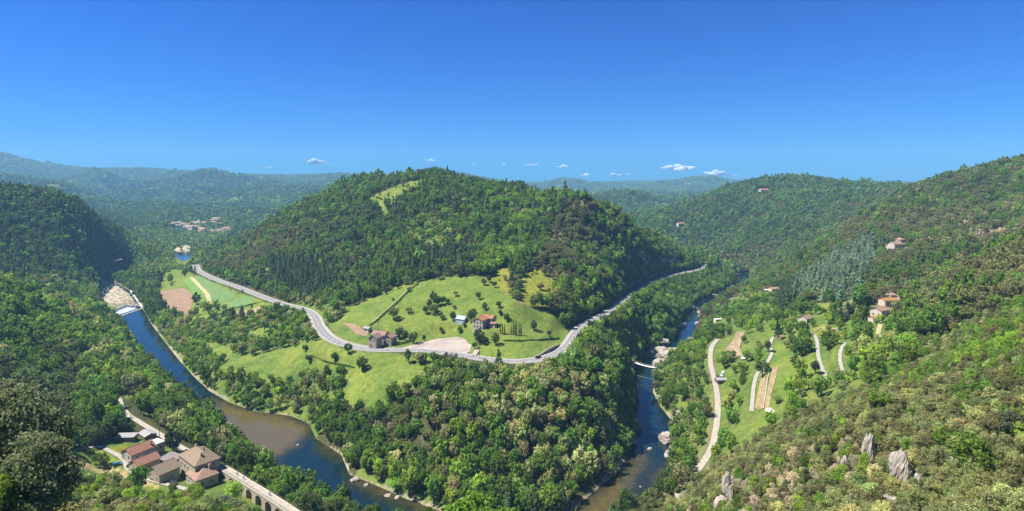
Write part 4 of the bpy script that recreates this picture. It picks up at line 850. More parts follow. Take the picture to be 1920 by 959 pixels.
def roof_mesh(L, Wd, h, rise, kind, e=0.45, th=0.2, hip=0.45):
    r = MB(); a, b = L / 2 + e, Wd / 2 + e; dz = rise * e / (Wd / 2); zl = h - dz + 0.02; zt_ = h + rise + 0.02
    U = Vector((0, 0, th))
    def slab(p):
        p = [Vector(q) for q in p]
        r.poly([q + U for q in p]); r.poly(p[::-1])
        for i in range(len(p)): r.poly([p[i], p[(i + 1) % len(p)], p[(i + 1) % len(p)] + U, p[i] + U])
    if kind == 'gable':
        slab([(-a, -b, zl), (a, -b, zl), (a, 0, zt_), (-a, 0, zt_)]); slab([(a, b, zl), (-a, b, zl), (-a, 0, zt_), (a, 0, zt_)])
    elif kind == 'hip':
        k = max(a - b * hip * 2, 0.02)
        slab([(-a, -b, zl), (a, -b, zl), (k, 0, zt_), (-k, 0, zt_)]); slab([(a, b, zl), (-a, b, zl), (-k, 0, zt_), (k, 0, zt_)])
        slab([(a, -b, zl), (a, b, zl), (k, 0, zt_)]); slab([(-a, b, zl), (-a, -b, zl), (-k, 0, zt_)])
    elif kind == 'shed':
        slab([(-a, -b, h + 0.02), (a, -b, h + 0.02), (a, b, h + rise + 0.02), (-a, b, h + rise + 0.02)])
    elif kind == 'flat':
        r.box(-L / 2 - .12, L / 2 + .12, -Wd / 2 - .12, Wd / 2 + .12, h + 0.01, h + 0.22)
    return r
def house(name, label, cat, px, py, L, Wd, h, rise, yaw, wall, roof, kind='gable', wins=(), chims=(), group=None, z=None, pos=None, ridge=True):
    p = pos or pick(px, py); zz = p.z if z is None else z
    o = empty(name, (p.x, p.y, zz), R(yaw)); tag(o, label, cat, group)
    w = MB(); x, y = L / 2, Wd / 2; zb = -2.5
    if kind == 'gable':
        for s in (-1, 1): w.poly([(s * x, -y, zb), (s * x, y, zb), (s * x, y, h), (s * x, 0, h + rise), (s * x, -y, h)][::s])
        for s in (-1, 1): w.poly([(-x, s * y, zb), (x, s * y, zb), (x, s * y, h), (-x, s * y, h)][::-s])
    elif kind == 'shed':
        w.hexa([(-x, -y, zb), (x, -y, zb), (x, y, zb), (-x, y, zb), (-x, -y, h), (x, -y, h), (x, y, h + rise), (-x, y, h + rise)])
    else: w.box(-x, x, -y, y, zb, h)
    w.build('wall', M[wall], o); ro = roof_mesh(L, Wd, h, rise, kind).build('roof', M[roof], o)
    if ridge and kind in ('gable', 'hip') and L > 5:
        k = L / 2 + .45 if kind == 'gable' else max(L / 2 + .45 - (Wd / 2 + .45) * .9, 0.05)
        rt = MB(); rt.tube([(-k, 0, h + rise + .2), (k, 0, h + rise + .2)], [.14, .14], 6); rt.build('ridge_tiles', M[roof], ro)
    for q in wins: window(o, L, Wd, *q)
    for q in chims: chimney(ro, *q)
    return o
def row(side, us, zs, w=0.9, h=1.3): return [(side, u, z, w, h) for u in us for z in zs]

# the riverside hamlet
house('farmhouse', 'largest stone house of the riverside hamlet, long brown tiled hip roof', 'house', 374, 890, 18, 11, 8.6, 3.2, -40, 'stone', 'tile_brown', 'hip',
      row(3, (-6.5, -2.5, 1.0), (1.2, 4.6), .9, 1.5) + row(0, (-2.5, 2.5), (3.6, 6.2)) + row(1, (0,), (4.5,)) + [(3, -4.6, 0, 1.3, 2.2, True)], [(-6.5, 1.0, 9, 11.9), (0.5, 1.6, 10, 12.4), (5.5, -1.5, 10, 12.3)], z=14)
house('house_annexe', 'low square stone annexe with a pink pyramid roof at the end of the largest farmhouse', 'house', 379, 906, 11, 9.5, 4.6, 2.4, -41, 'stone', 'tile_pink', 'hip', row(3, (-3, 1.5), (1.4,), .8, 1.0) + row(0, (-2, 2), (1.6,), .9, 1.2), [(1.5, 2.6, 5, 8.0)], z=14)
house('stone_barn', 'stone barn with tan tiled gable roof in the middle of the riverside hamlet', 'barn', 306, 898, 9.5, 10, 5.2, 2.6, 62, 'stone', 'tile_brown', 'gable', [(1, 0.8, 0, 2.4, 2.6, True), (1, -3, 2.8, .7, .9), (3, 1, 1.4, .9, 1.1)], [], z=14.6)
house('red_roof_house', 'small stone house with red gable roof beside the parked black car', 'house', 271, 883, 10, 7.4, 5.0, 2.0, 60, 'stone', 'tile_red', 'gable', [(1, -1.8, 0, 1.6, 2.3, True), (1, 1.8, 0, 1.6, 2.3, True), (1, 0, 3.6, .8, 1), (3, 0, 2.4, .9, 1.1)], [], z=15.4)
house('red_roof_house', 'taller red-roofed house with a chimney joined to the pale flat-roofed block', 'house', 260, 866, 11.5, 8.4, 6.0, 2.2, 62, 'render_grey', 'tile_red', 'gable', row(1, (-2, 2), (1.2, 3.8)) + row(3, (-3, 1), (3.2,)), [(4.2, -2.6, 6.4, 8.6)], z=15.6)
house('flat_roof_block', 'grey house block with a pale flat roof behind the red-roofed house', 'house', 286, 857, 8.5, 6.5, 6.4, 0.2, 62, 'render_grey', 'flat_roof', 'flat', row(3, (-2.2, 2), (1.0, 3.8)) + row(0, (0,), (3.5,)), [(-3.6, 2.5, 6.4, 7.6)], z=15.4)
house('lean_to', 'low dark-roofed lean-to between the tan barn and the largest farmhouse', 'shed', 319, 874, 9, 6.5, 2.8, 1.2, -28, 'stone', 'slate_dark', 'shed', [(3, 1, 0, 2.0, 2.2, True)], z=14.8)
house('garden_shed', 'grey gable-roofed shed beside the pale cycle path behind the hamlet', 'shed', 277, 822, 8, 5.5, 2.6, 0.9, -38, 'wood', 'slate', 'gable', [(3, 0, 0, 1.6, 2.0, True)])
house('garden_shed', 'long grey shed half hidden by trees in the hamlet gardens', 'shed', 237, 826, 9, 4, 2.3, 0.5, 4, 'wood', 'slate', 'shed', [(3, 2, 0, 1.2, 1.9, True)])
# the farm at the bend of the main road
house('roadside_farm', 'narrow stone farm building with two upper windows standing at the road edge', 'house', 704, 652, 7.0, 6.2, 6.4, 1.8, 68, 'stone', 'tile_brown', 'gable', row(1, (-1.5, 1.5), (4.4,), 1.0, 1.1) + [(1, 1.2, 0, 1.3, 2.2, True)] + row(3, (0,), (3.5,)), z=38.6)
house('roadside_farm', 'long farmhouse with faded red roof behind the narrow roadside building', 'house', 713, 643, 10, 7, 5.8, 1.8, -16, 'render', 'tile_pink', 'gable', row(3, (1.5, 3.6), (3.4,)) + row(0, (0,), (3.2,)), [(-3, 0.6, 6.5, 8.4)], z=39)
house('roadside_farm', 'lower farm wing with a red-brown roof at the meadow side of the roadside farm', 'house', 731.5, 645, 7.5, 6.2, 4.6, 1.7, 70, 'stone', 'tile_pink', 'gable', row(1, (-1.2, 1.2), (1.6,)), z=39)
house('tool_shed', 'small pale shed above the roadside farm by the brown garden plot', 'shed', 689, 621, 5, 3.5, 2.3, 0.8, -30, 'stone_pale', 'slate', 'gable', [(3, 0, 0, 1, 1.9, True)])
# the orange-roofed house
house('orange_roof_house', 'cream house with bright orange roof below the sloping meadow', 'house', 901, 616, 9.5, 8, 6.0, 1.6, 66, 'render', 'tile_orange', 'gable', row(1, (-2.4, 0, 2.4), (0.9, 3.6), .9, 1.4) + row(3, (-2, 1.5), (3.6,)) + [(3, 0, 0, 1.3, 2.2, True)], [(2.5, 1.2, 6.5, 8.2)], z=49)
house('orange_roof_house', 'orange-roofed wing joined behind the cream house by the cypresses', 'house', 916, 610, 9, 7.5, 5.8, 1.6, -24, 'render', 'tile_orange', 'gable', row(3, (1.5, 3.2), (3.2,)) + row(0, (-1, 1.5), (1, 3.4)), [(1, -0.8, 6.5, 8.0)], z=49)
house('porch', 'small red-tiled porch between the orange-roofed house and the cypress row', 'porch', 924.5, 614, 4.2, 3.6, 2.8, 0.9, -24, 'render', 'tile_red', 'shed', [(3, 0, 0, 1.6, 2.1, True)], z=49)
# houses among the gardens beyond the gorge
house('hillside_house', 'cream house with tower-like upper storey, topmost of the garden houses under the oak slope', 'house', 1666, 574, 10, 6.5, 4.2, 1.2, 6, 'render', 'tile_orange', 'gable', row(3, (-3, 0, 3), (1.4,)), z=None)
house('hillside_house', 'square pink-roofed upper block rising behind the cream hillside house', 'house', 1672, 568, 5, 4.6, 5.6, 1.1, 6, 'render', 'tile_pink', 'hip', row(3, (-1, 1), (3.6,)))
house('hillside_house', 'white-walled house with broad pink roof on the steep drive below the cream house', 'house', 1650, 594, 9, 7, 4.6, 1.4, 28, 'render', 'tile_pink', 'gable', row(1, (-1.6, 1.6), (1.2,)) + row(3, (-2, 2), (2.2,)))
house('garage', 'small orange-roofed garage below the white hillside house', 'garage', 1638, 603, 4.2, 4.4, 2.4, 0.8, 10, 'render', 'tile_orange', 'gable', [(3, 0, 0, 2.2, 2.0, True)])
house('garden_hut', 'tiny tiled hut under trees beside the topmost hillside house', 'hut', 1687, 564, 4.2, 3.6, 2.6, 0.8, 15, 'stone_pale', 'tile_pink', 'gable', [(3, 0, .8, .8, .9)])
house('old_farm', 'isolated old pink stone farm high on the oak slope above the blue cedars', 'house', 1681, 468, 15, 8, 6.0, 2.4, 18, 'render', 'tile_pink', 'gable', row(3, (-5, -2, 1.5, 4.5), (3.2,)) + row(3, (-3, 3), (.8,)), [(3, 0, 7, 9.6)])
house('old_farm', 'tower-like end block of the isolated stone farm on the oak slope', 'house', 1688, 464, 6, 6, 8.5, 1.6, 18, 'stone', 'tile_pink', 'hip', row(3, (0,), (5.8, 2.5)))
house('stone_ruin', 'low roofless-looking stone outbuilding next to the isolated slope farm', 'ruin', 1668, 466, 7, 5, 3.0, 0.8, 18, 'stone_pale', 'tile_brown', 'shed', row(3, (0,), (1.0,)))
house('garden_house', 'pink-roofed house half hidden by trees at the foot of the dark pines', 'house', 1451, 549, 9, 6.5, 4.5, 1.5, 10, 'render', 'tile_pink', 'gable', row(3, (-2.5, 0, 2.5), (1.6,)))
house('garden_house', 'flat pale terrace house beside the pink-roofed house near the dark pines', 'house', 1437, 549, 8, 5, 3.2, .2, 8, 'stone_pale', 'flat_roof', 'flat', row(3, (-2, 1), (1,)))
house('garden_house', 'brown-roofed bungalow among garden trees above the terraced field', 'house', 1511, 604, 9, 6, 3.2, 1.8, 35, 'render', 'tile_pink', 'gable', row(3, (-2.2, 2.2), (1.1,)))
house('wooden_hut', 'little brown wooden hut at the top of the striped garden field', 'hut', 1465, 637, 3.6, 3.2, 2.3, 0.7, 24, 'wood', 'tile_brown', 'gable', [(3, 0, .2, 1, 1.7, True)])
house('car_port', 'open wooden car port beside the pale gravel path above the gorge', 'shed', 1351, 718, 6, 4.5, 2.4, 0.6, 4, 'wood', 'slate', 'gable', [(3, -1.2, -0.1, 2.2, 1.9, True), (3, 1.6, -0.1, 1.6, 1.9, True)])
house('river_hut', 'orange-walled hut at the rapids near the far end of the gorge', 'hut', 1399, 543, 8, 6, 3.6, 1.4, 20, 'render', 'tile_orange', 'gable', row(3, (-2, 2), (1.2,)))
house('river_hut', 'low flat hut in the clearing above the narrow blue pool of the gorge', 'hut', 1346, 603, 7, 4.5, 2.4, .2, 12, 'render', 'flat_roof', 'flat', row(3, (-1.5, 1.5), (.9,)))
house('valley_house', 'lone pale house above the gorge on the wooded shoulder beyond the central hill', 'house', 1275, 424, 13, 9, 6, 2.2, 15, 'render', 'tile_orange', 'gable', row(3, (-3, 0, 3), (1.2, 3.6)))
house('hilltop_house', 'lone pale house in the clearing near the top of the broad northern hill', 'house', 1432, 361, 22, 10, 6.5, 2.6, 8, 'render', 'tile_orange', 'gable', row(3, (-6, -2, 2, 6), (3,)))
house('mill_house', 'small pale mill house at the water edge above the gravel bar', 'house', 222, 528, 9, 6, 4.5, 1.5, -20, 'stone_pale', 'slate', 'gable', row(3, (-2, 2), (1.6,)))
# the far village
vr = random.Random(3)
VPOS = []
for x0, x1, y0, y1, k in ((320, 345, 421, 430, 10), (338, 368, 422, 433, 16), (355, 380, 428, 437, 9), (396, 412, 413, 424, 10), (398, 430, 433, 438, 8), (360, 384, 418, 426, 5)):
    for q in range(k): VPOS.append((vr.uniform(x0, x1), vr.uniform(y0, y1)))
VPOS.sort(key=lambda q: q[1])
protoV = []
for i, (wl_, rf) in enumerate((('render', 'tile_pink'), ('stone_pale', 'tile_orange'), ('render', 'slate'), ('stone_pale', 'tile_brown'))):
    protoV.append(None)
used_ord = ['first', 'second', 'third', 'fourth', 'fifth', 'sixth', 'seventh', 'eighth', 'ninth', 'tenth', 'eleventh', 'twelfth', 'thirteenth', 'fourteenth', 'fifteenth', 'sixteenth', 'seventeenth', 'eighteenth', 'nineteenth', 'twentieth']
def ordinal(n):
    if n < 20: return used_ord[n]
    tens = {2: 'twenty', 3: 'thirty', 4: 'forty', 5: 'fifty', 6: 'sixty', 7: 'seventy', 8: 'eighty', 9: 'ninety'}[(n + 1) // 10] if (n + 1) < 100 else 'hundred'
    return tens + ('-' + used_ord[(n + 1) % 10 - 1] if (n + 1) % 10 else 'th')
kindw = ['pink-roofed', 'orange-roofed', 'grey-roofed', 'brown-roofed']; cnt = {}
vp_done = []
for (x, y) in VPOS:
    p = pick(x, y)
    if any((p - q).length < 12 for q in vp_done): p = p + Vector((vr.uniform(-14, 14), vr.uniform(-14, 14), 0)); p.z = float(ground(p.x, p.y))
    vp_done.append(p); i = vr.randrange(4); part_ = 'on the wooded rise' if x > 392 and y < 426 else 'in the row under the far hill' if x > 392 else 'of the village by the blue pool'
    cnt[(i, part_)] = cnt.get((i, part_), -1) + 1
    lab = f'{kindw[i]} house {part_}, {ordinal(cnt[(i, part_)])} of its colour from the top'
    if protoV[i] is None:
        o = house('village_house', lab, 'house', 0, 0, 13, 9, 6.5, 2.6, vr.uniform(-40, 40), ('render', 'stone_pale', 'render', 'stone_pale')[i], ('tile_pink', 'tile_orange', 'slate', 'tile_brown')[i], 'gable', row(3, (-3.5, 0, 3.5), (1.2, 3.9), 1.0, 1.5), (), 'houses of the far village', pos=p, ridge=False); protoV[i] = o
    else:
        o = copy_tree(protoV[i]); o.location = p; o.rotation_euler = (0, 0, R(vr.uniform(-40, 40))); o['label'] = lab
    s = vr.uniform(.8, 1.25); o.scale = (s, s, vr.uniform(.8, 1.5)); cnt
for o in [q for q in COL.objects if q.name.startswith('village_house')]:
    for q in ('label',):
        pass
house('church_tower', 'square grey stone tower at the edge of the far village', 'tower', 326, 430, 8, 8, 17, 3, 20, 'stone', 'slate', 'hip', row(3, (0,), (12, 6)), ridge=False)

# ------------------------------------------------------------------ walls, bridges, weir
def wall_along(name, label, cat, line, off, h, th, mat, z0=-0.6):
    L3 = np.array(line); t = np.gradient(L3[:, :2], axis=0); t /= np.hypot(t[:, 0], t[:, 1])[:, None]; nr = np.c_[t[:, 1], -t[:, 0]]
    m = MB(); hh = np.full(len(L3), h) if np.isscalar(h) else h
    for i in range(len(L3) - 1):
        a0, a1 = L3[i, :2] + nr[i] * off, L3[i, :2] + nr[i] * (off + th); b0, b1 = L3[i + 1, :2] + nr[i + 1] * off, L3[i + 1, :2] + nr[i + 1] * (off + th); za, zb = L3[i, 2], L3[i + 1, 2]
        m.hexa([(*a0, za + z0), (*a1, za + z0), (*b1, zb + z0), (*b0, zb + z0), (*a0, za + hh[i]), (*a1, za + hh[i]), (*b1, zb + hh[i + 1]), (*b0, zb + hh[i + 1])])
    return tag(m.build(name, mat), label, cat)
RPX = np.array([(CX + p[0] / p[1] * FOC, HOR + (CAMZ - p[2]) / p[1] * FOC) for p in ROAD])
def road_between(x0, x1): return ROAD[(RPX[:, 0] > x0) & (RPX[:, 0] < x1)]
seg = road_between(1008, 1066)
wall_along('retaining_wall', 'dark stone retaining wall along the inside of the road bend below the round lawn', 'wall', seg, -5.6, np.clip(np.sin(np.linspace(0, math.pi, len(seg))) * 2.6, .25, 2.6), 0.5, M['stone'])
seg = road_between(1068, 1190)
wall_along('parapet_wall', 'pale low parapet along the outer edge of the road above the gorge', 'wall', seg, 4.4, 0.8, 0.35, M['stone_pale'])
seg = road_between(600, 690)
wall_along('parapet_wall', 'low stone wall on the meadow side of the road bend by the roadside farm', 'wall', seg, -5.2, 0.7, 0.35, M['stone'])
# cycle path and its viaduct
RL = resample(RAIL, 2.0); strip('cycle_path', RL, (-1.5, 0, 1.5), M['gravel'], 0.1)
cut = int(np.argmin(np.abs((CX + RL[:, 0] / RL[:, 1] * FOC) - 418)))
va = RL[cut:]
vo = empty('viaduct', tuple(va[0])); tag(vo, 'stone arched viaduct carrying the pale cycle path past the hamlet', 'viaduct')
def local(v): return (v[0] - va[0][0], v[1] - va[0][1], v[2] - va[0][2])
tv = np.gradient(va[:, :2], axis=0); tv /= np.hypot(tv[:, 0], tv[:, 1])[:, None]; nv = np.c_[tv[:, 1], -tv[:, 0]]
dk, aw, pw = MB(), MB(), MB(); s_acc = 0.0; fine = resample(va, 0.5)
tf = np.gradient(fine[:, :2], axis=0); tf /= np.hypot(tf[:, 0], tf[:, 1])[:, None]; nf = np.c_[tf[:, 1], -tf[:, 0]]
for i in range(len(fine) - 1):
    def P(k, off, z): return local((fine[k, 0] + nf[k, 0] * off, fine[k, 1] + nf[k, 1] * off, fine[k, 2] + z))
    def under(k):
        u = (k * 0.5) % 8.0 - 4.0
        return -11.0 if abs(u) > 2.9 else -1.3 - (2.9 - math.sqrt(max(2.9 ** 2 - u * u, 0)))
    z0, z1 = under(i), under(i + 1)
    if z0 < -10 or z1 < -10: z0 = z1 = -11
    aw.hexa([P(i, -1.7, z0), P(i, 1.7, z0), P(i + 1, 1.7, z1), P(i + 1, -1.7, z1), P(i, -1.7, -.55), P(i, 1.7, -.55), P(i + 1, 1.7, -.55), P(i + 1, -1.7, -.55)])
    if i % 4 == 0 and i + 4 < len(fine):
        dk.hexa([P(i, -1.9, -.54), P(i, 1.9, -.54), P(i + 4, 1.9, -.54), P(i + 4, -1.9, -.54), P(i, -1.9, .05), P(i, 1.9, .05), P(i + 4, 1.9, .05), P(i + 4, -1.9, .05)])
aw.build('arch', M['brick'], vo); dk.build('deck', M['stone_pale'], vo)
for off in (-1.9, 1.7):
    rl = MB()
    for i in range(0, len(fine) - 4, 4):
        def P(k, o_, z): return local((fine[k, 0] + nf[k, 0] * o_, fine[k, 1] + nf[k, 1] * o_, fine[k, 2] + z))
        for z in (.55, .95): rl.tube([P(i, off + .1, z), P(i + 4, off + .1, z)], [.04, .04], 4)
        rl.tube([P(i, off + .1, .05), P(i, off + .1, 1.0)], [.05, .05], 4)
    rl.build('railing', M['wood'], vo)
for lab, pts in (('stone terrace wall beside the brown garden plots', [(1396, 624), (1386, 655), (1394, 672)]), ('low stone wall edging the striped garden field', [(1446, 690), (1440, 712), (1432, 768)]), ('stone retaining wall above the upper garden path', [(1520, 626), (1540, 616), (1574, 618)])):
    wall_along('terrace_wall', lab, 'wall', resample(np.array([tuple(pick(*q)) for q in pts]), 2.0), 0, 0.7, .4, M['stone'])
# suspension footbridge
def span(px0, py0, px1, py1, z):
    return Vector(zpt(px0, py0, z)), Vector(zpt(px1, py1, z))
a_, b_ = span(1177, 674, 1230, 690, 9.0)
fb = empty('footbridge', tuple(a_)); tag(fb, 'slender white suspension footbridge spanning the gorge', 'footbridge')
dv = b_ - a_; tdir = dv.normalized(); nr = Vector((tdir.y, -tdir.x, 0))
deck, cab, han = MB(), MB(), MB(); K = 16
def fpt(u, o_, z): return tdir * (dv.length * u) + nr * o_ + Vector((0, 0, z - 1.2 * 4 * u * (1 - u)))
for i in range(K):
    u, v = i / K, (i + 1) / K; deck.hexa([fpt(u, -.9, 0), fpt(u, .9, 0), fpt(v, .9, 0), fpt(v, -.9, 0), fpt(u, -.9, .18), fpt(u, .9, .18), fpt(v, .9, .18), fpt(v, -.9, .18)])
    for o_ in (-.9, .9): cab.tube([fpt(u, o_, 1.3), fpt(v, o_, 1.3)], [.05, .05], 4); han.tube([fpt(u, o_, .1), fpt(u, o_, 1.3)], [.03, .03], 4)
deck.build('deck', M['white'], fb); cab.build('cable', M['steel'], fb); han.build('hanger', M['steel'], fb)
for u in (0, 1):
    tw = MB()
    for o_ in (-1.1, 1.1): q = tdir * (dv.length * u) + nr * o_; tw.box(q.x - .2, q.x + .2, q.y - .2, q.y + .2, -6, 2.2)
    tw.build('pylon', M['stone_pale'], fb)
# floats across the gorge
a_, b_ = Vector(zpt(1199, 667, .1)), Vector(zpt(1238, 664, .1)); fl = MB()
for i in range(22):
    q = a_.lerp(b_, i / 21); fl.tube([q - Vector((.45, 0, 0)), q, q + Vector((.45, 0, 0))], [.12, .28, .12], 6)
tag(fl.build('float_line', M['white']), 'string of white floats across the water just above the footbridge', 'float line')
a_, b_ = Vector(zpt(1190, 703, .1)), Vector(zpt(1226, 712, .1)); fl = MB()
for i in range(14):
    q = a_.lerp(b_, i / 13); fl.tube([q - Vector((.25, 0, 0)), q, q + Vector((.25, 0, 0))], [.06, .16, .06], 6)
tag(fl.build('float_line', M['white']), 'fainter string of floats just below the footbridge', 'float line')
# weir and sluice wall
a_, b_ = Vector(zpt(224, 594, 0)), Vector(zpt(268, 578, 0)); wv = [tuple(a_.lerp(b_, t)) for t in np.linspace(0, 1, 10)]
wall_along('weir', 'low stone weir slanting across the river below the gravel bar', 'weir', wv, 0, 0.45, 1.6, M['stone_pale'], -2)
wv = [zpt(246, 546, .3), zpt(256, 560, .3), zpt(268, 577, .3)]
wall_along('sluice_wall', 'pale straight sluice wall between the gravel bar and the mill channel', 'wall', wv, 0, 0.9, 1.2, M['white'], -2)

# ------------------------------------------------------------------ rocks
def rock_mesh(seed, mat, rough=0.35, sub=4, tall=1.0):
    bm = bmesh.new(); bmesh.ops.create_icosphere(bm, subdivisions=sub, radius=1)
    r_ = random.Random(seed); of = [r_.uniform(0, 90) for _ in range(3)]
    planes = [(Vector((r_.gauss(0, 1), r_.gauss(0, 1), r_.gauss(0, .7))).normalized(), r_.uniform(.55, .9)) for _ in range(9)]
    for v in bm.verts:
        p = v.co.copy()
        for n_, d_ in planes:
            k_ = p.dot(n_) - d_
            if k_ > 0: p -= n_ * k_ * .92
        c = v.co
        q = fbm(np.array(c.x * 1.8 + of[0] + c.z), np.array(c.y * 1.8 + of[1] - c.z * .7), 4) + .5 * fbm(np.array(c.x * 6 + of[2] + c.z * 4), np.array(c.y * 6 + c.z * 3), 3)
        p *= 1 + rough * float(q); p.z *= tall; v.co = p
    me = bpy.data.meshes.new('rock'); bm.to_mesh(me); bm.free(); me.materials.append(mat); return me
RM = [rock_mesh(i, M['rock'] if i % 2 else M['rock_grey'], .6) for i in range(6)]
TM = [rock_mesh(20 + i, M['rock_grey'] if i % 2 else M['rock'], .6, 5) for i in range(4)]
def rock(name, label, cat, px, py, sx, sy, sz, k, rz, sink=.35, mesh=None, group=None, lean=0, zabs=None):
    p = pick(px, py) if zabs is None else Vector(zpt(px, py, zabs))
    o = bpy.data.objects.new(name, (mesh or RM)[k % len(mesh or RM)]); COL.objects.link(o); o.location = (p.x, p.y, p.z + sz * (1 - 2 * sink)); o.scale = (sx, sy, sz); o.rotation_euler = (lean, 0, rz); tag(o, label, cat, group); return o
rock('boulder', 'large cracked grey boulder standing in the river below the footbridge', 'boulder', 1249, 828, 5.2, 4.6, 3.6, 0, .4, .25, zabs=0)
rock('boulder', 'small white boulder alone in mid river below the large cracked one', 'boulder', 1218, 843, 1.5, 1.2, .9, 1, .4, .3, zabs=0)
rock('boulder', 'tiny pale stone breaking the surface far below the small white boulder', 'boulder', 1201, 914, .8, .6, .4, 3, 1.4, .3, zabs=0)
rock('boulder', 'pale flat boulders knot on the wooded bank opposite the cracked river boulder', 'boulder', 1188, 830, 3.2, 2.2, 1.6, 3, 1.1, .3, zabs=0)
rock('boulder', 'white boulder at the water edge under the tip of the leafy wood', 'boulder', 665, 901, 2.6, 1.8, 1.2, 1, .2, .3, zabs=0)
rock('boulder', 'low grey stone beside the white boulder under the leafy wood', 'boulder', 688, 911, 1.6, 1.2, .8, 5, .2, .3, zabs=0)
rock('boulder', 'flat pale stone in the water off the sandy shore below the wood', 'boulder', 728, 930, 2.2, 1.2, .6, 3, .2, .4, zabs=0)
rock('boulder', 'pale stone on the sandy shore below the wood', 'boulder', 745, 933, 1.9, 1.2, .7, 1, 1.2, .4, zabs=0)
rock('boulder', 'small stone in the river bend beside the lone green islet bush', 'boulder', 559, 835, 1.2, .8, .5, 5, 1.2, .4, zabs=0)
rock('boulder', 'tawny rock jutting into the narrow blue pool of the gorge', 'boulder', 1275, 612, 6.5, 5, 2.6, 1, .5, .2, zabs=0)
rr_ = random.Random(8); k = 0
GORGE = [(1250, 672, 11, 9, 4.2, 'broad grey rock slab narrowing the gorge above the footbridge'), (1243, 664, 7, 6, 4.6, 'grey rock ledge at the water beside the white floats'), (1262, 662, 9, 7, 3.6, 'grey rock shelf beside the small waterfall of the gorge'), (1236, 688, 5.5, 5, 5.0, 'pale rock under the far end of the footbridge'), (1232, 702, 4, 5, 3.0, 'pale broken rock bank just below the footbridge end'),
         (1230, 652, 6, 4, 3.6, 'pale pink rock on the wooded side opposite the grey rock slab'), (1245, 646, 7, 4, 4.0, 'whitish rock wall under trees at the small waterfall'), (1222, 660, 6, 4, 3.0, 'rounded white rock at the dark water above the floats'), (1258, 634, 6, 4, 4, 'pale crag under trees between waterfall and blue pool'),
         (1176, 690, 4, 3.5, 6.0, 'rock pillar carrying the wooded end of the footbridge'), (1178, 706, 4, 3.5, 5.0, 'rock face under the wooded end of the footbridge'), (1192, 800, 3.5, 4, 3.5, 'pale rock bank below trees facing the river boulders'), (1190, 745, 3, 4, 2.6, 'small pale rock at the foot of the wood upstream of the boulders'),
         (1268, 835, 4.5, 5, 3.2, 'pale craggy bank behind the cracked river boulder'), (1262, 858, 4.5, 4.5, 3.0, 'pale craggy bank just downstream of the cracked boulder'), (1272, 780, 3.5, 3, 2.4, 'sandy rock under bushes upstream of the cracked boulder'), (1236, 748, 3, 4, 2.2, 'pale stony edge across from the wood above the boulders'),
         (1318, 588, 7, 5, 3, 'pale rock edge on the garden side of the blue pool'), (1312, 610, 5, 6, 2.6, 'pale rock strip along the blue pool below the clearing'), (1300, 640, 5, 5, 2.6, 'cream rock beside the small waterfall on the garden side'), (1345, 578, 8, 4, 2, 'pale stones at the head of the rapids'), (1300, 578, 6, 4, 2.4, 'pale rock under trees at the lower end of the rapids'), (1340, 556, 7, 4, 2.2, 'pale stony edge along the wooded side of the rapids')]
for px, py, sx, sy, sz, lab in GORGE:
    rock('rock', lab, 'rock', px, py, sx, sy, sz, k, rr_.uniform(0, 3), .3, zabs=1.0); k += 1
# crags that rise out of the scrub below the viewpoint
for px, py, sx, sy, sz, k_, lab in ((1632, 868, 1.9, 1.6, 4.4, 0, 'pale tapering rock pinnacle among scrub, highest of the slope crags'), (1582, 895, 1.5, 1.2, 3.4, 1, 'slim pale rock pillar below the tapering pinnacle'), (1690, 898, 2.3, 1.8, 4.4, 2, 'dark streaked rock pillar, broadest of the slope crags'), (1672, 950, 2.0, 1.6, 1.7, 3, 'pale split rock at the foot of the dark streaked pillar'),
                                (1366, 938, 2.6, 2.0, 5.2, 0, 'spiky grey rock pinnacle above the river at the lowest edge of the scrub'), (1355, 958, 2.6, 2.4, 2.6, 1, 'broad grey base rock under the spiky pinnacle'), (1605, 920, 1.0, 1.0, 1.8, 3, 'small pale rock fin beside the slim rock pillar'), (1275, 935, 2.4, 2, 1.4, 2, 'sandy rock ledge above the river beside the spiky pinnacle')):
    rock('rock_pinnacle', lab, 'rock', px, py, sx, sy, sz, k_, rr_.uniform(0, 3), .22, TM)
for n_, (px, py) in enumerate(((1805, 432), (1822, 438), (1842, 436), (1862, 444), (1885, 440), (1755, 428), (1775, 412), (1715, 390), (1690, 400), (1560, 450))):
    rock('rock', f'pale grey crag showing through the oaks of the steep slope, {ordinal(n_)} listed from the east', 'rock', px, py, rr_.uniform(3, 5), rr_.uniform(2, 4), rr_.uniform(2.5, 4.5), n_, rr_.uniform(0, 3), .2, TM, 'crags among the oaks of the steep slope')
for n_, (px, py) in enumerate(((1615, 882), (1648, 880), (1600, 868), (1672, 915), (1708, 925), (1655, 935), (1570, 915), (1590, 930), (1352, 925), (1380, 955), (1340, 945), (1720, 905))):
    rock('rock', f'low pale rock in the scrub around the slope crags, {ordinal(n_)} of the dozen lesser ones', 'rock', px, py, rr_.uniform(.5, 1.3), rr_.uniform(.5, 1.1), rr_.uniform(.5, 1.2), n_, rr_.uniform(0, 3), .2, RM, 'lesser rocks among the scrub')
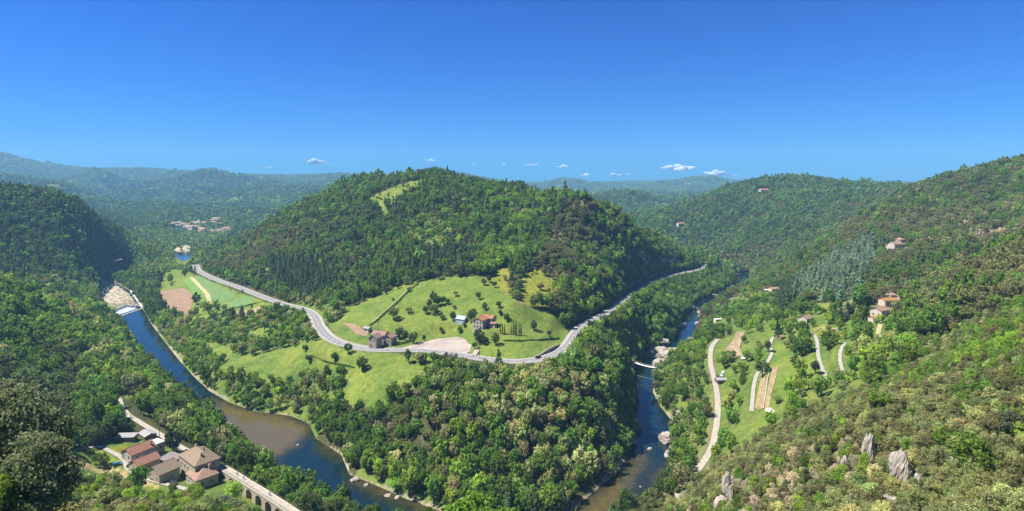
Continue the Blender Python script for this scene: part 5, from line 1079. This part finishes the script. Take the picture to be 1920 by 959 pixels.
# loose stones of the gravel bar
st_ = MB(); sr = random.Random(4)
for _ in range(900):
    if sr.random() < .8: q = (sr.uniform(180, 268), sr.uniform(528, 585)); ok = inpoly([q[0]], [q[1]], [(215, 530), (243, 545), (267, 578), (240, 576), (215, 585), (190, 578), (182, 562), (195, 540)])[0]
    else: q = (sr.uniform(1305, 1400), sr.uniform(548, 592)); ok = inpoly([q[0]], [q[1]], [(1300, 580), (1335, 565), (1390, 542), (1402, 552), (1345, 580), (1315, 596)])[0]
    if not ok: continue
    x, y, _ = zpt(*q, 0.3); s = sr.uniform(.3, 1.1); z = max(float(ground(x, y)), -.1)
    st_.hexa([(x + s * a * sr.uniform(.6, 1.2), y + s * b * sr.uniform(.6, 1.2), z + c * s * sr.uniform(.4, .9)) for c in (-.3, .7) for a, b in ((-1, -1), (1, -1), (1, 1), (-1, 1))])
tag(st_.build('river_stones', M['rock']), 'scattered pale stones of the gravel bar and the rapids', None, None, 'stuff')

# ------------------------------------------------------------------ cars, people, small things
CARM = {}
def car(label, px, py, yaw, colour, van=False, pos=None):
    if colour not in CARM: CARM[colour] = material('car_paint', colour, 0.25, 0.5)[0]
    p = pos or pick(px, py); o = empty('parked_car' if 'parked' in label else 'car', tuple(p), R(yaw)); tag(o, label, 'car')
    prof = [(-2.1, .35), (-2.15, .75), (-1.95, 1.0), (-1.5, 1.42), (.45, 1.45), (1.15, .98), (1.95, .85), (2.1, .6), (2.05, .35)] if not van else [(-2.4, .4), (-2.45, 1.3), (-2.3, 2.1), (1.2, 2.15), (1.8, 1.25), (2.4, 1.05), (2.45, .4)]
    b = MB(); wtop = lambda z: .86 if z < 1.05 else .86 - (z - 1.05) * .45
    n = len(prof)
    for i in range(n):
        (x0, z0), (x1, z1) = prof[i], prof[(i + 1) % n]; b.poly([(x0, -wtop(z0), z0), (x0, wtop(z0), z0), (x1, wtop(z1), z1), (x1, -wtop(z1), z1)])
    b.poly([(x, -wtop(z), z) for x, z in prof][::-1]); b.poly([(x, wtop(z), z) for x, z in prof]); b.build('body', CARM[colour], o)
    g = MB()
    for s in (-1, 1):
        q = [(-1.45, 1.05), (-1.2, 1.36), (.35, 1.38), (.8, 1.05)] if not van else [(.3, 1.3), (.3, 1.95), (1.05, 1.95), (1.5, 1.3)]
        pts = [(x, s * (wtop(z) + .012), z) for x, z in q]; g.poly(pts if s > 0 else pts[::-1])
    fr = [(.56, 1.39), (1.1, 1.03)] if not van else [(1.26, 2.05), (1.75, 1.35)]
    g.poly([(fr[0][0] + .02, -.62, fr[0][1] + .01), (fr[1][0] + .02, -.74, fr[1][1] + .01), (fr[1][0] + .02, .74, fr[1][1] + .01), (fr[0][0] + .02, .62, fr[0][1] + .01)]); g.build('window', M['window_glass'], o)
    for x in (-1.3, 1.3):
        for s in (-1, 1):
            w = MB(); w.tube([(0, -.11, 0), (0, .11, 0)], [.33, .33], 14); wo = w.build('wheel', M['tyre'], o); wo.location = (x, s * .78, .33)
            h_ = MB(); h_.tube([(0, -.125, 0), (0, .125, 0)], [.18, .18], 10); h_.build('rim', M['steel'], wo)
    return o
def on_road(px, off, label, colour):
    i = int(np.argmin(np.abs(RPX[:, 0] - px))); t = (ROAD[min(i + 1, len(ROAD) - 1)] - ROAD[i - 1])[:2]; t = t / np.hypot(*t); p = ROAD[i]
    return car(label, 0, 0, math.degrees(math.atan2(t[1], t[0])), colour, pos=Vector((p[0] + t[1] * off, p[1] - t[0] * off, p[2] + .16)))
on_road(1065, 1.7, 'silver car driving up the road bend above the gorge', (.6, .61, .62)); on_road(1013, -1.8, 'black car driving beside the dark retaining wall', (.015, .015, .017))
car('black car parked between the red-roofed house and the pale lane', 247, 875, 55, (.02, .02, .022)); car('blue car parked by a bush on the lane of the hamlet', 220, 873, 20, (.04, .14, .26)); car('dark blue car parked in the shade behind the tan stone barn', 326, 908, -30, (.02, .03, .07))
car('white van parked in tree shade where the cycle path leaves the wood', 208, 770, 15, (.7, .7, .7), True)
car('pale blue car parked beside the wooden car port', 1353, 706, 70, (.35, .45, .55)); car('white car parked under trees behind the wooden car port', 1356, 700, 65, (.7, .7, .7)); car('dark car parked at the path side of the wooden car port', 1345, 708, 80, (.04, .04, .045))

def rider_mesh():
    me = bpy.data.meshes.new('body'); v = [(0, 0, .95), (.25, 0, 1.3), (.32, 0, 1.5), (.36, 0, 1.68), (.28, .2, 1.4), (.5, .24, 1.15), (.68, .2, 1.02), (.28, -.2, 1.4), (.5, -.24, 1.15), (.68, -.2, 1.02), (.34, .1, .8), (.16, .1, .3), (.3, .1, .28), (.3, -.1, .95), (.05, -.1, .55), (.18, -.1, .5)]
    e = [(0, 1), (1, 2), (2, 3), (1, 4), (4, 5), (5, 6), (1, 7), (7, 8), (8, 9), (0, 10), (10, 11), (11, 12), (0, 13), (13, 14), (14, 15)]
    me.from_pydata(v, e, []); o = bpy.data.objects.new('tmp', me); COL.objects.link(o); o.modifiers.new('s', 'SKIN'); o.modifiers.new('u', 'SUBSURF').levels = 1
    rad = [.16, .17, .07, .11, .07, .05, .045, .07, .05, .045, .09, .06, .05, .09, .06, .05]
    for s_, r_ in zip(me.skin_vertices[0].data, rad): s_.radius = (r_, r_)
    dg = bpy.context.evaluated_depsgraph_get(); dg.update(); out = bpy.data.meshes.new_from_object(o.evaluated_get(dg)); bpy.data.objects.remove(o); return out
RB = rider_mesh()
cloth = {c: material('jersey', col)[0] for c, col in (('red', (.45, .04, .04)), ('blue', (.04, .1, .35)), ('white', (.7, .7, .7)), ('black', (.03, .03, .035)))}
bk = empty('bicycle', (0, 0, 0)); f_ = MB()
for a_, b_ in (((-.5, 0, .34), (0, 0, .3)), ((0, 0, .3), (-.12, 0, .88)), ((-.12, 0, .85), (.42, 0, .85)), ((0, 0, .3), (.42, 0, .8)), ((-.5, 0, .34), (-.12, 0, .82)), ((.55, 0, .34), (.4, 0, .98)), ((.5, -.22, 1.0), (.5, .22, 1.0))): f_.tube([a_, b_], [.03, .03], 5)
f_.build('frame', M['steel'], bk)
for x in (-.5, .55):
    w_ = MB(); ring = [(x + .33 * math.cos(t), 0, .34 + .33 * math.sin(t)) for t in np.linspace(0, 6.2832, 15)]; w_.tube(ring, [.03] * 15, 4, cap=False); w_.build('wheel', M['tyre'], bk)
first = True
for px, c in ((443, 'red'), (455, 'black'), (505, 'blue'), (246, 'white')):
    i = int(np.argmin(np.abs((CX + RL[:, 0] / RL[:, 1] * FOC) - px))); t = RL[i + 1] - RL[i - 1]; an = math.atan2(t[1], t[0]); loc = (RL[i][0], RL[i][1], RL[i][2] + .11)
    b = bk if first else copy_tree(bk); first = False; b.location = loc; b.rotation_euler = (0, 0, an); where = {443: 'closest to the farmhouse on the viaduct', 455: 'just ahead of the red jersey on the viaduct', 505: 'farthest along the viaduct', 246: 'where the cycle path leaves the trees'}[px]
    tag(b, f'bicycle under the rider in {c}, {where}', 'bicycle', 'bicycles on the cycle path')
    m_ = RB.copy(); m_.materials.clear(); m_.materials.append(cloth[c]); o = bpy.data.objects.new('person', m_); COL.objects.link(o); o.location = loc; o.rotation_euler = (0, 0, an); tag(o, f'person in {c} riding a bicycle, {where}', 'person')
# plastic growing tunnels, greenhouse, tents
def tunnel(label, px, py, L, r, yaw, mat):
    p = pick(px, py); o = empty('growing_tunnel', tuple(p), R(yaw)); tag(o, label, 'tunnel'); c = MB(); n = 10
    ring = [(r * math.cos(t), r * .8 * math.sin(t)) for t in np.linspace(0, math.pi, n)]
    for i in range(n - 1): c.poly([(-L / 2, ring[i][0], ring[i][1]), (L / 2, ring[i][0], ring[i][1]), (L / 2, ring[i + 1][0], ring[i + 1][1]), (-L / 2, ring[i + 1][0], ring[i + 1][1])])
    for s in (-1, 1): c.poly([(s * L / 2, y, z) for y, z in ring])
    c.build('cover', mat, o, True); h = MB()
    for k in range(7):
        x = -L / 2 + .05 + k * (L - .1) / 6; h.tube([(x, y * 1.02, z * 1.02) for y, z in ring], [.04] * n, 4)
    h.build('hoop', M['steel'], o)
tunnel('white plastic growing tunnel on the dry bank of the hamlet', 123, 877, 11, 1.7, -14, M['plastic']); tunnel('lower flat plastic tunnel just below the white growing tunnel', 168, 894, 11, 1.2, -14, M['plastic'])
house('greenhouse', 'pale glass greenhouse in the meadow beside the orange-roofed house', 'greenhouse', 864, 602, 9, 4, 2.0, 1.6, -32, 'glass', 'glass', 'gable', z=None)
def tent(label, px, py, r, h):
    p = pick(px, py); o = empty('garden_tent', tuple(p)); tag(o, label, 'tent'); c = MB(); n = 8
    for i in range(n):
        a, b = 2 * math.pi * i / n, 2 * math.pi * (i + 1) / n; c.poly([(r * math.cos(a), r * math.sin(a), h * .45), (r * math.cos(b), r * math.sin(b), h * .45), (0, 0, h)])
    c.build('canopy', M['plastic'], o); q = MB()
    for i in range(0, n, 2): a = 2 * math.pi * i / n; q.tube([(r * .95 * math.cos(a), r * .95 * math.sin(a), 0), (r * .95 * math.cos(a), r * .95 * math.sin(a), h * .46)], [.05, .05], 4)
    q.build('pole', M['steel'], o)
tent('white pointed garden tent below the brown terraces', 1395, 675, 2.0, 2.6); tent('white canopy at the foot of the striped garden field', 1444, 775, 2.3, 2.6)
def pole(label, px, py, h):
    p = pick(px, py); o = empty('utility_pole', tuple(p)); tag(o, label, 'pole', 'wooden utility poles'); a = MB(); a.tube([(0, 0, -.5), (0, 0, h)], [.16, .11], 7); a.build('shaft', M['wood'], o); c = MB(); c.box(-.9, .9, -.08, .08, h - .6, h - .45)
    for x in (-.8, 0, .8): c.tube([(x, 0, h - .45), (x, 0, h - .2)], [.06, .05], 5)
    c.build('crossarm', M['wood'], o)
pole('wooden pole beside the cycle path behind the hamlet', 299, 826, 9); pole('wooden pole in the meadow behind the roadside farm', 710, 625, 9); pole('wooden pole at the road edge beside the gravel car park', 899, 672, 8); pole('wooden pole beside the pale greenhouse', 874, 606, 8)

# hedges and the meadow ditch line
def hedge(label, pts, h, w, n, col):
    rg = np.random.default_rng(len(label)); P = resample(np.array([tuple(pick(*q)) for q in pts]), 0.6); V = []
    for p in P:
        k = n; d = rg.normal(size=(k, 3)); d /= np.linalg.norm(d, axis=1)[:, None]; s = rg.uniform(.5, 1.25)
        c = p + np.array((0, 0, h * .45 * s)) + d * np.array((w, w, h * .5 * s)) * rg.uniform(.6, 1, (k, 1)); t = np.cross(d, rg.normal(size=(k, 3))); t /= np.linalg.norm(t, axis=1)[:, None]; b = np.cross(d, t); q = .22
        V.append(np.stack([c - t * q, c - b * q, c + t * q, c + b * q], 1))
    v = np.concatenate(V).reshape(-1, 3); me = mesh_np('hedge', v, np.arange(len(v)).reshape(-1, 4)); me.materials.append(M['leaf']); o = bpy.data.objects.new('hedge', me); COL.objects.link(o); o['tint'] = list(col); tag(o, label, 'hedge')
hedge('long dark hedge running up the sloping meadow from the roadside farm', [(694, 611), (710, 600), (722, 588), (738, 575), (752, 562), (768, 545), (785, 533)], 1.5, .8, 26, (.07, .10, .03))
hedge('clipped bright green hedge along the round lawn below the cypresses', [(945, 640), (975, 641), (1010, 639), (1048, 636)], 1.5, .6, 40, (.11, .19, .03))
hedge('thin hedge line across the lower meadow', [(588, 670), (612, 680), (640, 686), (664, 690)], 1.3, .8, 22, (.07, .12, .03))
hedge('dark hedge between the crop field and the dry field', [(420, 584), (445, 578), (476, 571), (500, 566)], 1.5, .8, 26, (.07, .11, .03))
hedge('green hedge along the foot of the roadside farm garden', [(742, 648), (752, 646), (764, 643), (776, 641)], 1.8, 1.0, 34, (.10, .16, .03))
for q, lab in (([(246, 722), (255, 742), (266, 770)], 'first green vine row beside the cycle path'), ([(256, 722), (268, 745), (280, 775)], 'second green vine row from the cycle path'), ([(268, 722), (282, 748), (292, 775)], 'third green vine row, closest to the river trees')):
    hedge(lab, q, 1.8, .9, 26, (.11, .18, .04))

# dead trees
def dead_tree(label, px, py, h, spread, seed, n=9):
    r_ = random.Random(seed); p = pick(px, py); o = empty('dead_tree', tuple(p), 0); tag(o, label, 'dead tree'); t = MB(); t.tube([(0, 0, -.6), (.1, 0, h * .5), (0, .1, h)], [h * .035, h * .025, h * .006], 6); t.build('trunk', M['deadwood'], o)
    for k in range(n):
        b = MB(); z = h * r_.uniform(.3, .9); a = r_.uniform(0, 6.28); l = spread * r_.uniform(.5, 1); q = [(0, 0, z)]
        for s in range(1, 5): q.append((math.cos(a) * l * s / 4 + r_.uniform(-.1, .1) * l, math.sin(a) * l * s / 4 + r_.uniform(-.1, .1) * l, z + h * .06 * s * r_.uniform(.2, 1.4)))
        b.tube(q, [h * .016, h * .013, h * .01, h * .007, h * .003], 5)
        for s in (1, 2, 3): b.tube([q[s], (q[s][0] + r_.uniform(-.35, .35) * l, q[s][1] + r_.uniform(-.35, .35) * l, q[s][2] + r_.uniform(-.05, .2) * h)], [h * .008, h * .002], 4)
        b.build('branch', M['deadwood'], o)
dead_tree('bare white dead tree standing in shade at the edge of the garden oaks', 1706, 662, 9, 2.2, 1); dead_tree('bleached bare branches spreading over the scrub beside the bright green oak', 1800, 880, 3.6, 2.8, 2, 12); dead_tree('grey bare shrub between the rock pillars', 1750, 895, 2.6, 1.8, 3); dead_tree('small bleached bare tree low on the scrub slope beside the slim rock pillar', 1530, 905, 2.6, 2.0, 4); dead_tree('thin bleached branches at the foot of the bright green oak', 1795, 945, 2.2, 1.6, 6)

# ------------------------------------------------------------------ name the single trees
one(1830, 905, 7.5, 'fresh', 'round', .52, 'near'); one(1775, 850, 5, 'fresh', 'round', .5, 'near'); one(1650, 775, 6, 'fresh', 'round', .6, 'near'); one(1900, 830, 6, 'holm_oak', 'round', .5, 'near')
LOOK = {'deciduous': ('mid-green leafy tree', 'leafy_tree', 'tree'), 'fresh': ('bright green leafy tree', 'leafy_tree', 'tree'), 'holm_oak': ('brownish holm oak', 'oak_tree', 'tree'), 'dark_oak': ('dark green oak', 'oak_tree', 'tree'), 'pine': ('dark pine', 'pine_tree', 'tree'), 'cedar': ('blue-grey cedar', 'cedar_tree', 'tree'), 'acacia': ('pale blossoming acacia', 'acacia_tree', 'tree'), 'olive': ('olive-green scrub oak', 'scrub_oak', 'tree'), 'scrub': ('low green bush', 'bush', 'bush'), 'grey': ('grey half-bare oak', 'oak_tree', 'tree'), 'gorse': ('yellow broom bush', 'bush', 'bush')}
LM = [('the footbridge', 1204, 682), ('the gravel car park', 820, 648), ('the orange-roofed house', 905, 605), ('the roadside farm', 712, 638), ('the greenhouse', 864, 598), ('the cypress row', 958, 622), ('the brown ploughed field', 325, 565), ('the weir', 245, 585), ('the hamlet barn', 306, 885), ('the largest farmhouse', 374, 870), ('the growing tunnel', 123, 877), ('the viaduct', 490, 920), ('the cracked river boulder', 1249, 822), ('the spiky pinnacle', 1366, 930),
      ('the tapering pinnacle', 1632, 850), ('the dark streaked pillar', 1690, 890), ('the slim rock pillar', 1580, 885), ('the striped garden field', 1437, 730), ('the car port', 1351, 712), ('the white garden tent', 1395, 672), ('the white dead tree', 1706, 655), ('the bleached branches', 1800, 860), ('the hillside house', 1655, 585), ('the wooden hut', 1465, 634), ('the blue cedars', 1560, 540), ('the road bend', 1050, 660), ('the meadow hedge', 745, 570), ('the vine rows', 270, 750), ('the river islet', 563, 828), ('the sandy shore', 760, 940)]
lab_n = {}
for q in TREEREQ:
    if 'px' not in q: q['px'] = CX + q['x'] / q['y'] * FOC; q['py'] = HOR + (CAMZ - q['z']) / q['y'] * FOC
    n_, lx, ly = min(LM, key=lambda l: (l[1] - q['px']) ** 2 + 2 * (l[2] - q['py']) ** 2); dx, dy = q['px'] - lx, q['py'] - ly; q['lm'] = n_; q['dist'] = math.hypot(dx, dy)
    q['side'] = ('above' if dy < 0 else 'below') if abs(dy) > abs(dx) * .8 else ('left of' if dx < 0 else 'right of')
    lk = LOOK[q['sp']]
    q['look'], q['nm'], q['cat'] = ('slim dark cypress', 'cypress_tree', 'tree') if q['shape'] == 'column' and q['sp'] == 'dark_oak' else ('tall narrow poplar', 'poplar_tree', 'tree') if q['shape'] == 'column' else lk
TREEREQ.sort(key=lambda q: q['dist'])
for q in TREEREQ:
    key = (q['look'], q['side'], q['lm']); k = lab_n.get(key, 0); lab_n[key] = k + 1; q['k'] = k
for q in TREEREQ:
    lab = f"{q['look']} {q['side']} {q['lm']}" + (f", {ordinal(q['k'])} closest to it" if lab_n[(q['look'], q['side'], q['lm'])] > 1 else ', the only such one')
    tree(q['nm'], lab, q['look'] + 's', q['cat'], q['x'], q['y'], q['z'], q['shape'], q['lev'], q['var'], q['size'], q['rz'], q['col'])

# ------------------------------------------------------------------ clouds and air
def cloud_material():
    m = bpy.data.materials.new('cloud_white'); m.use_nodes = True; N, L = m.node_tree.nodes, m.node_tree.links; N.remove(N['Principled BSDF'])
    d = N.new('ShaderNodeBsdfDiffuse'); t = N.new('ShaderNodeBsdfTranslucent'); x = N.new('ShaderNodeMixShader'); x.inputs[0].default_value = .5
    for q in (d, t): q.inputs['Color'].default_value = (.98, .98, .98, 1)
    L.new(d.outputs[0], x.inputs[1]); L.new(t.outputs[0], x.inputs[2]); L.new(x.outputs[0], N['Material Output'].inputs['Surface']); return m
M['cloud'] = cloud_material(); CD = 14000.0
def cloud(label, px, py, w, h, thick, seed):
    rg = np.random.default_rng(seed); sx = w / 2 / FOC * CD; sz = h / 2 / FOC * CD; bm = bmesh.new()
    for _ in range(max(7, int(w * .9 * thick))):
        u = rg.uniform(-1, 1); c = Vector((u * sx, rg.uniform(-.4, .4) * sx, (rg.uniform(-.5, .5) * (1 - abs(u)) - .15) * sz)); r = sz * rg.uniform(.22, .55) * (1.1 - .65 * abs(u)) * (.5 + .5 * thick)
        q = bmesh.ops.create_icosphere(bm, subdivisions=3, radius=1.0); o1 = rg.uniform(0, 80)
        for v in q['verts']:
            n_ = v.co.copy(); k = 1 + .9 * float(fbm(np.array(n_.x * 1.5 + o1 + n_.z), np.array(n_.y * 1.5 + o1 - n_.z), 4)); v.co = Vector((n_.x * r * 1.45 * k, n_.y * r * k, max(n_.z, -.55) * r * .85 * k)) + c
    me = bpy.data.meshes.new('cloud'); bm.to_mesh(me); bm.free(); me.materials.append(M['cloud']); me.polygons.foreach_set('use_smooth', [True] * len(me.polygons)); o = bpy.data.objects.new('cloud', me); COL.objects.link(o)
    o.location = ((px - CX) / FOC * CD, CD, CAMZ + (HOR - py) / FOC * CD); tag(o, label, 'cloud', 'small fair-weather clouds')
for i, q in enumerate([('bright white puff high above the far western ridge, largest on that side', 592, 303, 30, 15, 1.0), ('faint wisp trailing just east of the large western puff', 616, 307, 22, 6, .35), ('small white puff west of the large western puff, just over the ridge', 506, 314, 14, 7, .7), ('small white puff directly over the summit of the central hill', 809, 300, 18, 8, .6), ('small puff midway between the central hill and the twin bright puffs', 996, 309, 22, 8, .8), ('small white puff over the far mountain hump', 1057, 312, 20, 9, .7),
                       ('tiny upright puff touching the far mountain hump', 1097, 327, 14, 10, .8), ('low flat puff between the far mountains', 1152, 328, 22, 9, .8), ('faint low wisp beside the flat puff between the far mountains', 1180, 327, 18, 6, .35), ('long bright white cloud over the far eastern gap', 1272, 314, 52, 15, 1.0), ('bright rounded white cloud resting on the mountain top by the northern hill', 1341, 324, 36, 15, 1.0), ('faint small wisp beside the rounded cloud on the mountain', 1378, 328, 16, 6, .4), ('very faint speck of cloud beside the summit of the central hill', 888, 308, 8, 5, .5), ('very faint speck of cloud between the central hill and the small puff', 945, 307, 8, 5, .5)]):
    cloud(q[0], q[1], q[2], q[3] * 1.15, q[4] * 1.25, q[5], 40 + i)
hz = MB(); hz.box(-15000, 15000, -200, 9600, -12, 680)
hm = bpy.data.materials.new('haze_air'); hm.use_nodes = True; hn, hl = hm.node_tree.nodes, hm.node_tree.links; hn.remove(hn['Principled BSDF'])
pv = hn.new('ShaderNodeVolumePrincipled'); pv.inputs['Color'].default_value = (0.30, 0.66, 1.0, 1); pv.inputs['Density'].default_value = 1.1e-4; pv.inputs['Anisotropy'].default_value = 0.0
hl.new(pv.outputs[0], hn['Material Output'].inputs['Volume'])
tag(hz.build('haze', hm), kind='stuff')
print('SINGLE TREES', len(TREEREQ))
